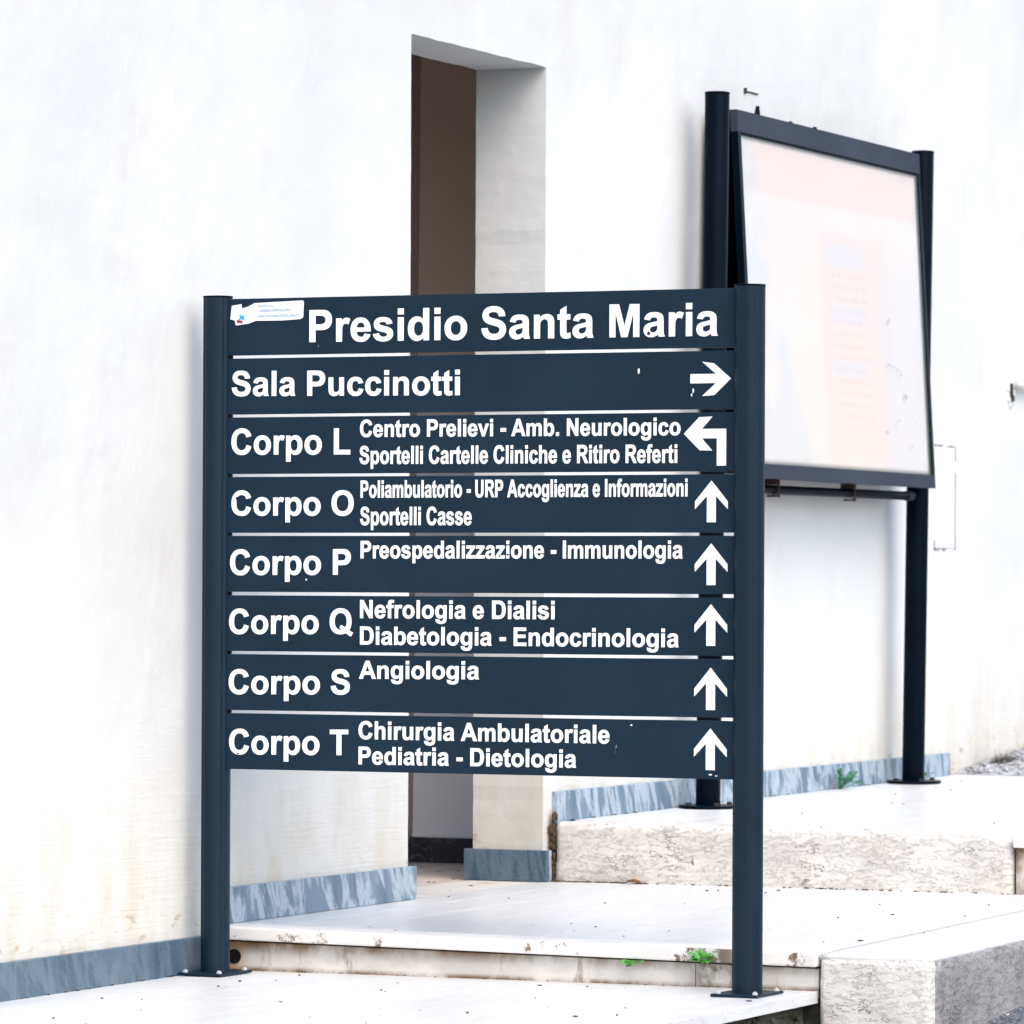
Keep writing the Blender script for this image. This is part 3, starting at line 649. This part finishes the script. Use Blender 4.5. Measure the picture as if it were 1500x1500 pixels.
TXT = [
("Presidio Santa Maria",0.2825,1.4585,1.6990,1.6971,0.0846),
("Sala Puccinotti",0.0498,0.7258,1.5577,1.5524,0.0663),
("Corpo L",0.0494,0.4047,1.4002,1.3985,0.0687),
("Centro Prelievi - Amb. Neurologico",0.4344,1.3558,1.4444,1.4416,0.0450),
("Sportelli Cartelle Cliniche e Ritiro Referti",0.4331,1.3469,1.3726,1.3703,0.0469),
("Corpo O",0.0502,0.4156,1.2365,1.2358,0.0657),
("Poliambulatorio - URP Accoglienza e Informazioni",0.4368,1.3760,1.2829,1.2834,0.0453),
("Sportelli Casse",0.4360,0.7617,1.2103,1.2100,0.0477),
("Corpo P",0.0468,0.4079,1.0767,1.0785,0.0675),
("Preospedalizzazione - Immunologia",0.4376,1.3630,1.1218,1.1230,0.0460),
("Corpo Q",0.0447,0.4151,0.9181,0.9210,0.0665),
("Nefrologia e Dialisi",0.4368,1.0019,0.9632,0.9637,0.0475),
("Diabetologia - Endocrinologia",0.4371,1.3530,0.8928,0.8937,0.0475),
("Corpo S",0.0442,0.4066,0.7564,0.7600,0.0656),
("Angiologia",0.4347,0.7849,0.8021,0.8043,0.0471),
("Corpo T",0.0463,0.4025,0.5948,0.5983,0.0670),
("Chirurgia Ambulatoriale",0.4339,1.1596,0.6417,0.6418,0.0470),
("Pediatria - Dietologia",0.4342,1.0649,0.5746,0.5772,0.0465)]
rowz = [(1.8185, 1.6667), (1.6580, 1.5080), (1.4997, 1.3478), (1.3398, 1.1897), (1.1815, 1.0310), (1.0218, 0.8720), (0.8636, 0.7132), (0.7046, 0.5546)]
FOFF = 0.0110
def up_arrow(zb, zt):
    h = zt - zb; c = 1.4432; w_ = 0.0455
    return [(c, zt), (c + w_, zb + h * 0.50), (c + w_, zb + h * 0.315), (c + 0.0125, zb + h * 0.635), (c + 0.0125, zb), (c - 0.0125, zb),
            (c - 0.0125, zb + h * 0.635), (c - w_, zb + h * 0.315), (c - w_, zb + h * 0.50)]
ARR = {1: [(1.4961, 1.5862), (1.4490, 1.6255), (1.4162, 1.6300), (1.4545, 1.5985), (1.3831, 1.5985), (1.3831, 1.5748), (1.4545, 1.5748), (1.4162, 1.5418), (1.4500, 1.5440)],
       2: [(1.3657, 1.4447), (1.4080, 1.4872), (1.4450, 1.4885), (1.4160, 1.4570), (1.4835, 1.4570), (1.4835, 1.3620), (1.4577, 1.3620), (1.4577, 1.4325), (1.4160, 1.4325), (1.4450, 1.4010), (1.4100, 1.4020)],
       3: up_arrow(1.2163, 1.3236), 4: up_arrow(1.0545, 1.1618), 5: up_arrow(0.8980, 1.0052), 6: up_arrow(0.7326, 0.8417), 7: up_arrow(0.5778, 0.6851)}
panels = []
for i, (zt, zb) in enumerate(rowz):
    p = mkbox('board', (-FOFF, 0.030, zb), (FOFF, LEN - 0.030, zt), 'panel', sign, bevel=0.0012); bake(p); panels.append(p)
    lines = [t for t in TXT if zb < (t[3] + 0.02) < zt]
    for t in lines:
        for wd, lp in words(*t): bake(fill('lettering', lp, 'white', p, FOFF + 0.0009, label='white lettering reading ' + wd))
    if i in ARR: bake(fill('arrow', [ARR[i]], 'white', p, FOFF + 0.0009))
    if i < 7:   # thin spacers between the boards, tucked into the post grooves
        bake(mkbox('spacer', (-0.006, 0.026, rowz[i + 1][0] + 0.0006), (0.006, 0.044, zb - 0.0006), 'casep', sign))
# chips and flecks in the lettering and on the boards
def blob(cx, cz, r, n=7, sq=1.0):
    return [(cx + r * rnd.uniform(.6, 1.1) * math.cos(2 * math.pi * k / n), cz + sq * r * rnd.uniform(.6, 1.1) * math.sin(2 * math.pi * k / n)) for k in range(n)]
chips = {0: [(1.266, 1.706, .006), (0.474, 1.724, .004)], 3: [(0.068, 1.282, .006), (0.075, 1.233, .005)], 4: [(0.867, 1.132, .004), (0.844, 1.128, .003)], 7: [(0.072, 0.597, .004)]}
for i, l in chips.items():
    o = bake(fill('chip', [blob(a, b, r) for a, b, r in l], 'panel', panels[i], FOFF + 0.0016, 0.0004)); o['kind'] = 'stuff'
flk = {1: [(1.238, 1.609, .004, 2.2), (1.391, 1.556, .003, 2.5), (1.387, 1.545, .003, 1.6)], 4: [(0.276, 1.064, .0028, 1.2)], 7: [(1.222, 0.690, .0035, .7), (1.444, 0.566, .006, .35), (1.460, 0.563, .005, .3)]}
for i, l in flk.items():
    o = bake(fill('fleck', [blob(a, b, r, 6, q) for a, b, r, q in l], 'label', panels[i], FOFF + 0.0008, 0.0004)); o['kind'] = 'stuff'
# torn paper label at the top left
lab = bake(fill('torn_label', [[(0.0485, 1.800), (0.077, 1.804), (0.079, 1.792), (0.098, 1.797), (0.117, 1.806), (0.262, 1.8105), (0.265, 1.806), (0.2635, 1.766), (0.256, 1.761),
        (0.200, 1.758), (0.122, 1.7585), (0.098, 1.751), (0.061, 1.747), (0.057, 1.7605), (0.044, 1.7635)]], 'label', panels[0], FOFF + 0.0009, 0.0010, label='torn white paper label in the upper left corner'))
for txt, a, b, z, c in (("AZIENDA OSPEDALIERA", 0.132, 0.225, 1.7818, 0.0068), ("SAN GIOVANNI ADDOLORATA", 0.128, 0.252, 1.7672, 0.0068), ("REGIONE LAZIO", 0.126, 0.178, 1.7950, 0.0045)):
    try: bake(fill('small_print', text_loops(txt, a, b, z, z + 0.001, c), 'bluei', lab, FOFF + 0.0019, 0.0002))
    except KeyError as e: print('missing glyph', e)
bake(fill('blue_emblem', [[(0.071, 1.7755), (0.075, 1.7765), (0.079, 1.7715), (0.087, 1.7745), (0.089, 1.771), (0.084, 1.768), (0.089, 1.7635), (0.085, 1.761), (0.078, 1.764), (0.071, 1.7605), (0.069, 1.764), (0.074, 1.768)]], 'cyan', lab, FOFF + 0.0019, 0.0002))
bake(fill('red_emblem', [[(0.062, 1.759), (0.068, 1.762), (0.073, 1.760), (0.080, 1.7595), (0.082, 1.756), (0.079, 1.7515), (0.074, 1.754), (0.067, 1.752), (0.065, 1.756)]], 'red', lab, FOFF + 0.0022, 0.0002))

# ------------------------------------------------------------------ display case on two posts
case = thing('display_case', 'large dark framed notice case with a faded pinkish poster, standing on two black posts', 'display case', (4.6, -0.12, 0.32))
def Pc(o): o.matrix_parent_inverse = Matrix.Translation((4.6, -0.12, 0.32)).inverted(); return o
posts = (((3.545, -0.12, 0.316), (3.604, -0.12, 2.702)), ((5.675, -0.12, 0.328), (5.757, -0.12, 2.676)))
for a, b in posts:
    bm = bmesh.new(); cyl(bm, a, b, 0.0415, 40); o = finish('post', bm, 'casep', case, bevel=0.002); autosmooth(o); Pc(o)
    bm = bmesh.new(); d = (Vector(b) - Vector(a)).normalized(); cyl(bm, Vector(b) + d * .001, Vector(b) + d * 0.007, 0.043, 40); o = finish('post_cap', bm, 'casep', case, bevel=0.0015); autosmooth(o); Pc(o)
    bm = bmesh.new(); z = a[2]
    # round foot plate with bolts
    cyl(bm, (a[0], a[1] - 0.004, z - 0.006), (a[0], a[1] - 0.004, z + 0.006), 0.098, 32)
    for vv in bm.verts: vv.co.x = a[0] + (vv.co.x - a[0]) * 1.25
    o = finish('base_plate', bm, 'casep', case, bevel=0.0015); autosmooth(o); Pc(o)
    for k in range(4):
        bm = bmesh.new(); q = math.pi / 4 + k * math.pi / 2
        p = (a[0] + 0.088 * math.cos(q), a[1] + 0.070 * math.sin(q) - .004, z + 0.006)
        cyl(bm, p, (p[0], p[1], p[2] + 0.009), 0.010, 6); Pc(finish('bolt', bm, 'debris' if k else 'steel', case))
# box behind, lid hinged at the top and swung a little out at the bottom
def CX(x, z): return x + 0.030 * (z - 2.05) / 1.0      # the whole frame leans with its posts
XL, XR, ZT, ZB = 3.735, 5.655, 2.665, 1.432
def case_quad(name, pts_front, depth_pts, mat, **k):
    bm = bmesh.new(); a = [bm.verts.new(p) for p in pts_front]; b = [bm.verts.new(p) for p in depth_pts]
    bm.faces.new(a); bm.faces.new(b[::-1]); n = len(a)
    for i in range(n): bm.faces.new((a[i], b[i], b[(i + 1) % n], a[(i + 1) % n]))
    return Pc(finish(name, bm, mat, case, **k))
def quadbox(name, x0, x1, z0, z1_, yb, yf, mat, bevel=0.0, lean=True):
    """yf(z) front plane, yb(z) back plane"""
    f = [(CX(x, z), yf(z), z) for x, z in ((x0, z0), (x1, z0), (x1, z1_), (x0, z1_))]
    b = [(CX(x, z), yb(z), z) for x, z in ((x0, z0), (x1, z0), (x1, z1_), (x0, z1_))]
    return case_quad(name, f, b, mat, bevel=bevel)
kb = lambda z: -0.045
kf = lambda z: -0.105
quadbox('back_panel', XL + .01, XR - .01, ZB + 0.01, ZT - 0.002, lambda z: -0.045, lambda z: -0.055, 'casep')
quadbox('case_side', XL, XL + 0.015, ZB + .005, ZT, kb, kf, 'casep'); quadbox('case_side', XR - 0.015, XR, ZB + .005, ZT, kb, kf, 'casep')
quadbox('case_top', XL + .0155, XR - .0155, ZT - 0.02, ZT, kb, kf, 'casep'); quadbox('case_bottom', XL + .0155, XR - .0155, ZB + .005, ZB + 0.03, kb, kf, 'casep')
yl = lambda z: -0.108 - 0.082 * (ZT - z) / (ZT - ZB)     # back of the lid
yo = lambda z: yl(z) - 0.026                             # front of the lid
TW, BW, SW = 0.075, 0.048, 0.028
quadbox('lid_rail', XL, XR, ZT - TW, ZT, yl, yo, 'frame', 0.003)
quadbox('lid_rail', XL, XR, ZB - 0.012, ZB + BW - 0.012, yl, yo, 'frame', 0.003)
quadbox('lid_stile', XL, XL + SW, ZB + BW - 0.0115, ZT - TW - .0005, yl, yo, 'casep', 0.003)
quadbox('lid_stile', XR - SW, XR, ZB + BW - 0.0115, ZT - TW - .0005, yl, yo, 'casep', 0.003)
# rubber seals round the glass
quadbox('seal', XL + SW, XR - SW, ZT - TW - 0.008, ZT - TW - .0008, lambda z: yo(z) + 0.014, lambda z: yo(z) + 0.003, 'black')
# poster, wavy paper
PXL, PXR, PZB, PZT = XL + SW + .0005, XR - SW - .0005, ZB + BW - .011, ZT - TW - .0085
bm = bmesh.new(); NU, NV = 90, 60; gr = []
for i in range(NU + 1):
    col = []
    for j in range(NV + 1):
        u, v = i / NU, j / NV; x = PXL + (PXR - PXL) * u; z = PZB + (PZT - PZB) * v
        e = min(u, 1 - u, v, 1 - v)
        k = 0.0012 * noise.noise(Vector((u * 6, v * 4, 0)))
        for cu_, cv in ((0.02, 0.98), (0.97, 0.97)):      # crumpled upper corners
            d = math.hypot((u - cu_) * 1.7, (v - cv) * 1.2)
            k += 0.007 * math.exp(-(d / 0.14) ** 2) * noise.noise(Vector((u * 22 + cu_ * 9, v * 13, 3)))
        col.append(bm.verts.new((CX(x, z), yo(z) + 0.013 + k * min(1, e * 40), z)))
    gr.append(col)
for i in range(NU):
    for j in range(NV): bm.faces.new((gr[i][j], gr[i + 1][j], gr[i + 1][j + 1], gr[i][j + 1]))
r_ = bmesh.ops.extrude_face_region(bm, geom=bm.faces[:])
for e in r_['geom']:
    if isinstance(e, bmesh.types.BMVert): e.co.y += 0.0008
for v in bm.verts: v.co -= Vector((PXL, 0, PZB))
po = finish('poster', bm, 'poster', case, smooth=True); po.location = (PXL, 0, PZB); Pc(po)
quadbox('glass_pane', PXL, PXR, PZB, PZT, lambda z: yo(z) + 0.006, lambda z: yo(z) + 0.003, 'glass')
# scratches and leftover pins on the glass
bm = bmesh.new()
for a, b in ((5.18, 1.86), (5.32, 1.83), (5.36, 1.75), (5.27, 1.66), (5.45, 1.655), (5.55, 1.70), (5.13, 1.615), (5.40, 1.57), (5.22, 2.02)):
    bmesh.ops.create_icosphere(bm, subdivisions=1, radius=rnd.uniform(.004, .009), matrix=Matrix.Translation((a, yo(b) + 0.001, b)) @ Matrix.Diagonal((1, 0.2, rnd.uniform(.6, 1.6), 1)))
cyl(bm, (5.18, yo(1.862) + .0015, 1.864), (5.32, yo(1.842) + .0015, 1.842), 0.0009, 6)
Pc(finish('scratch_marks', bm, 'rubble', case))['kind'] = 'stuff'
# bolts and a bit of grime on top of the case
for x, h in ((4.02, 0.036), (4.60, 0.012), (4.35, .010)):
    bm = bmesh.new(); zt = ZT; cyl(bm, (CX(x, zt), -0.10, zt), (CX(x, zt) + .006, -0.10, zt + h), 0.012, 8, 0.007)
    Pc(finish('screw', bm, 'casep', case))
# cross tube below the case with its clamps
bm = bmesh.new(); cyl(bm, (3.60, -0.12, 1.384), (5.66, -0.12, 1.392), 0.0165, 20); o = finish('cross_tube', bm, 'casep', case); autosmooth(o); Pc(o)
bm = bmesh.new(); cyl(bm, (5.575, -0.12, 1.3917), (5.635, -0.12, 1.392), 0.0185, 20); o = finish('tube_collar', bm, 'frame', case, bevel=.002); autosmooth(o); Pc(o)
for x in (4.16, 4.95):
    bm = bmesh.new(); box(bm, (x - .014, -0.140, 1.404), (x + .014, -0.09, 1.424)); box(bm, (x - .010, -0.143, 1.362), (x + .010, -0.10, 1.369)); cyl(bm, (x, -0.139, 1.36), (x, -0.139, 1.42), .0045, 8)
    Pc(finish('clamp', bm, 'rusty', case))
bm = bmesh.new(); box(bm, (4.02, -0.135, 1.4245), (5.30, -0.100, 1.4330)); Pc(finish('support_rail', bm, 'casep', case))

# ------------------------------------------------------------------ plants, leaves, grit
def weed(name, label, loc, n, size, mat, cat='weed', spread=1.0, up=1.0, lean=(-1, 0, 0), seed=1, leafk=1.0):
    rr = random.Random(seed); t = thing(name, label, cat, loc)
    sb = bmesh.new(); stems = []
    lv = bmesh.new()
    for k in range(n):
        a = rr.uniform(0, 2 * math.pi); h = size * rr.uniform(.35, 1.0) * up; sp = size * rr.uniform(.15, .7) * spread
        tip = Vector((math.cos(a) * sp * .6 + lean[0] * size * .35, math.sin(a) * sp + lean[1] * size * .3, h))
        tip.x = min(tip.x, 0.0) if lean[0] < 0 else tip.x
        if lean[1] < 0: tip.y = min(tip.y, -0.002)
        cyl(sb, (0, 0, 0), tip, 0.0011, 5, 0.0007)
        L = size * leafk * rr.uniform(.28, .5); W = L * rr.uniform(.62, .85)
        d = Vector((tip.x, tip.y, tip.z * 0.3)).normalized() if tip.length > 0 else Vector((0, 0, 1))
        d = (d + Vector((rr.uniform(-.6, .3), rr.uniform(-.8, .8), rr.uniform(-.5, .5)))).normalized()
        nrm = Vector((-0.7, -0.3, 1.0)) + Vector((rr.uniform(-.5, .5), rr.uniform(-.6, .6), rr.uniform(-.3, .3)))
        sd_ = d.cross(nrm).normalized(); nn = sd_.cross(d).normalized()
        rows_ = []
        for q, wd, dr in ((0, .06, 0), (.25, .75, .05), (.5, 1, .07), (.75, .72, .03), (1, .06, -.06)):
            c = tip + d * L * q + nn * L * dr
            rows_.append([lv.verts.new(c - sd_ * W * .5 * wd + nn * .06 * L), lv.verts.new(c - nn * .02 * L), lv.verts.new(c + sd_ * W * .5 * wd + nn * .06 * L)])
        for r0, r1 in zip(rows_, rows_[1:]):
            lv.faces.new((r0[0], r0[1], r1[1], r1[0])); lv.faces.new((r0[1], r0[2], r1[2], r1[1]))
    finish('stem', sb, mat, t); finish('foliage', lv, mat, t, smooth=True)
    return t
weed('weed_plant', 'tiny bright green weed under the step nosing, left of the bushier one', (0.078, -1.245, 0.066), 9, 0.026, 'leaf', seed=3, lean=(-1, 0, 0), up=-.35, leafk=1.7)
weed('weed_plant', 'bushier bright green weed growing over the step nosing beside the right sign post', (0.060, -1.445, 0.066), 19, 0.040, 'leaf', seed=5, up=.55, leafk=1.3)
weed('weed_plant', 'small dark green weed growing against the blue grey skirting between the display case posts', (5.08, -0.04, 0.318), 48, 0.060, 'leafd', seed=8, up=1.0, leafk=0.85, lean=(0, -1, 0), spread=1.3)
weed('weed_plant', 'little pale sprout beside the foot of the left display case post', (3.66, -0.055, 0.314), 6, 0.035, 'leafd', seed=11, lean=(0, -1, 0))
weed('weed_plant', 'tiny green sprig lying by the bolted foot of the right display case post', (5.83, -0.11, 0.328), 5, 0.03, 'leafd', seed=13, lean=(0, -1, 0))
# dry grass tuft
def tuft(name, label, loc, n, h, mat, seed):
    rr = random.Random(seed); bm = bmesh.new()
    for k in range(n):
        b = Vector((rr.gauss(0, h * .55), rr.gauss(0, h * .25), 0)); L = h * rr.uniform(.4, 1.1); a = rr.uniform(0, 6.28); ln_ = L * rr.uniform(.2, .9)
        pr = None
        for q in range(4):
            t = q / 3; c = b + Vector((math.cos(a) * ln_ * t * t, math.sin(a) * ln_ * t * t * .6, L * t * (1 - .25 * t)))
            w_ = 0.0022 * (1 - t * .8); cur = (bm.verts.new(c - Vector((w_, w_ * .4, 0))), bm.verts.new(c + Vector((w_, w_ * .4, 0))))
            if pr: bm.faces.new((pr[0], pr[1], cur[1], cur[0]))
            pr = cur
    o = finish(name, bm, mat); o.location = loc; return o
tag(tuft('dry_grass_tuft', '', (6.86, -0.10, 0.360), 330, 0.085, 'dry', 4), 'dry yellowish grass tuft at the foot of the wall beyond the upper terrace', 'grass tuft')
tag(tuft('dry_grass_tuft', '', (7.25, -0.07, 0.383), 150, 0.05, 'dry', 6), 'thin low dry grass on the rubble at the right end of the wall', 'grass tuft')
# rubble bank beyond the upper terrace
bm = bmesh.new()
rr = random.Random(21); gx, gy = 70, 26; gv = []
for i in range(gx + 1):
    c = []
    for j in range(gy + 1):
        x = 6.47 + 3.2 * i / gx; y = -1.4 + 1.395 * j / gy
        e = min(1, (x - 6.47) / 0.45); z = street_z(x) + 0.008 + 0.016 * e * math.exp(-((y + 0.02) / 0.35) ** 2) + 0.006 * abs(noise.noise(Vector((x * 9, y * 9, 0)))) + 0.004 * noise.noise(Vector((x * 28, y * 28, 2)))
        c.append(bm.verts.new((x, y, z)))
    gv.append(c)
for i in range(gx):
    for j in range(gy): bm.faces.new((gv[i][j], gv[i + 1][j], gv[i + 1][j + 1], gv[i][j + 1]))
rub = finish('rubble_ground', bm, 'rubble', smooth=True, kind='structure')
bm = bmesh.new()
for k in range(900):
    x = 6.5 + 2.4 * rr.random(); y = -0.01 - abs(rr.gauss(0, .22)); r = rr.uniform(.003, .012)
    z = street_z(x) + 0.012 + 0.016 * min(1, (x - 6.47) / .45) * math.exp(-((y + .02) / .35) ** 2)
    if y < -1.3: continue
    q = bmesh.ops.create_icosphere(bm, subdivisions=1, radius=r, matrix=Matrix.Translation((x, y - r, z + r * .4)) @ Matrix.Rotation(rr.random() * 3, 4, 'Z') @ Matrix.Diagonal((1.3, 1, .7, 1)))
    for v in q['verts']: v.co += noise.noise_vector(v.co * 90) * r * .35
tag(finish('rubble', bm, 'rubble'), 'loose grey stones along the foot of the wall beyond the upper terrace', 'gravel', kind='stuff')
# grit sprinkled over the paving
bm = bmesh.new(); rr = random.Random(33)
def grit(x, y, z, r, fl=.5, st=1.0):
    q = bmesh.ops.create_icosphere(bm, subdivisions=1, radius=r, matrix=Matrix.Translation((x, y, z + r * fl * .7)) @ Matrix.Rotation(rr.random() * 3, 4, 'Z') @ Matrix.Diagonal((st, 1, fl, 1)))
for k in range(48):
    x, y = rr.uniform(-2.0, 0.05), rr.uniform(-1.72, -0.03); grit(x, y, 0.0006, rr.choice((.0015, .002, .0025, .004)), .5, rr.choice((1, 1, 1, 2.4)))
for k in range(36):
    x, y = rr.uniform(0.12, 2.4), rr.uniform(-2.0, -0.03); p = z1(Vector((x, y, .12))); grit(x, y, p.z + .0005, rr.choice((.0015, .002, .003, .004)), .5, rr.choice((1, 1, 2.5)))
for k in range(30):
    x, y = rr.uniform(2.6, 6.3), rr.uniform(-2.2, -0.03); p = z2(Vector((x, y, .3065))); grit(x, y, p.z, rr.choice((.002, .003, .004)), .5, rr.choice((1, 1, 2.5)))
for k in range(60):
    x, y = rr.uniform(1.5, 3.2), rr.uniform(0.02, .9); grit(x, y, .1185, rr.choice((.003, .004, .006)), .3, rr.choice((1, 2, 3.5)))
for k in range(70):   # dirt swept against the risers and skirting
    y = rr.uniform(-1.7, -.05); grit(0.094, y, .0003, rr.uniform(.001, .003), .6, 2)
for k in range(70):
    y = rr.uniform(-1.55, -.05); grit(2.448, y, .1195, rr.uniform(.0015, .004), .7, 2)
for k in range(60):
    x = rr.uniform(-2, 0); grit(x, -.024, .0003, rr.uniform(.001, .003), .7, 2)
for k in range(40):
    x = rr.uniform(2.5, 6.4); grit(x, -.026, .306 + (x - 2.44) * .005, rr.uniform(.002, .004), .7, 2)
tag(finish('grit', bm, 'debris'), 'dark specks of grit scattered over the white paving', 'grit', kind='stuff')
# dirt that fills the crack where wall, kerb and upper riser meet
bm = bmesh.new(); rr = random.Random(5)
for k in range(110):
    t = rr.random(); r = rr.uniform(.003, .009)
    bmesh.ops.create_icosphere(bm, subdivisions=1, radius=r, matrix=Matrix.Translation((2.452 + rr.uniform(-.006, .022), -0.014 + rr.uniform(-.008, .006), .13 + .20 * t)) @ Matrix.Diagonal((1, .7, 1.3, 1)))
for k in range(60):
    r = rr.uniform(.003, .009); bmesh.ops.create_icosphere(bm, subdivisions=1, radius=r, matrix=Matrix.Translation((2.445 + rr.uniform(-.02, .01), -rr.uniform(.02, .42) ** 1.2, .1205)) @ Matrix.Diagonal((1, 2, .5, 1)))
tag(finish('crack_dirt', bm, 'soil'), 'dark crumbling dirt in the crack between the wall skirting and the rough upper riser', 'dirt', kind='stuff')
bm = bmesh.new()
for k in range(130):
    x = rr.uniform(-1.3, 0.06); r = rr.uniform(.002, .008)
    bmesh.ops.create_icosphere(bm, subdivisions=1, radius=r, matrix=Matrix.Translation((x, -1.722 - rr.uniform(0, .012), -.036 - abs(rr.gauss(0, .03)))))
tag(finish('moss', bm, 'moss'), 'dark moss crumbs under the edge of the lower paving', 'moss', kind='stuff')
def dry_leaf(label, loc, L, rz, mat='brown'):
    bm = bmesh.new(); rows_ = []
    for q, wd in ((0, .1), (.2, .6), (.5, 1), (.8, .6), (1, .05)):
        x = (q - .5) * L; w_ = L * .3 * wd; c = .15 * L * math.sin(q * 3)
        rows_.append([bm.verts.new((x, -w_, .25 * L * wd * .5 + c)), bm.verts.new((x, 0, c * .6)), bm.verts.new((x, w_, .2 * L * wd * .5 + c))])
    for a, b in zip(rows_, rows_[1:]):
        bm.faces.new((a[0], a[1], b[1], b[0])); bm.faces.new((a[1], a[2], b[2], b[1]))
    o = finish('dry_leaf', bm, mat, smooth=True); o.location = loc; o.rotation_euler = (0, 0, rz); tag(o, label, 'leaf'); return o
dry_leaf('curled brown leaf at the foot of the short skirting slab right of the doorway', (2.405, -0.055, 0.122), 0.035, 1.2)
dry_leaf('flat rusty leaf scrap lying along the foot of the rough upper riser', (2.43, -0.30, 0.122), 0.055, 1.6)
dry_leaf('pale pinkish leaf scrap on the asphalt below the concrete kerb', (0.62, -2.10, -0.088), 0.028, .4, 'cream')
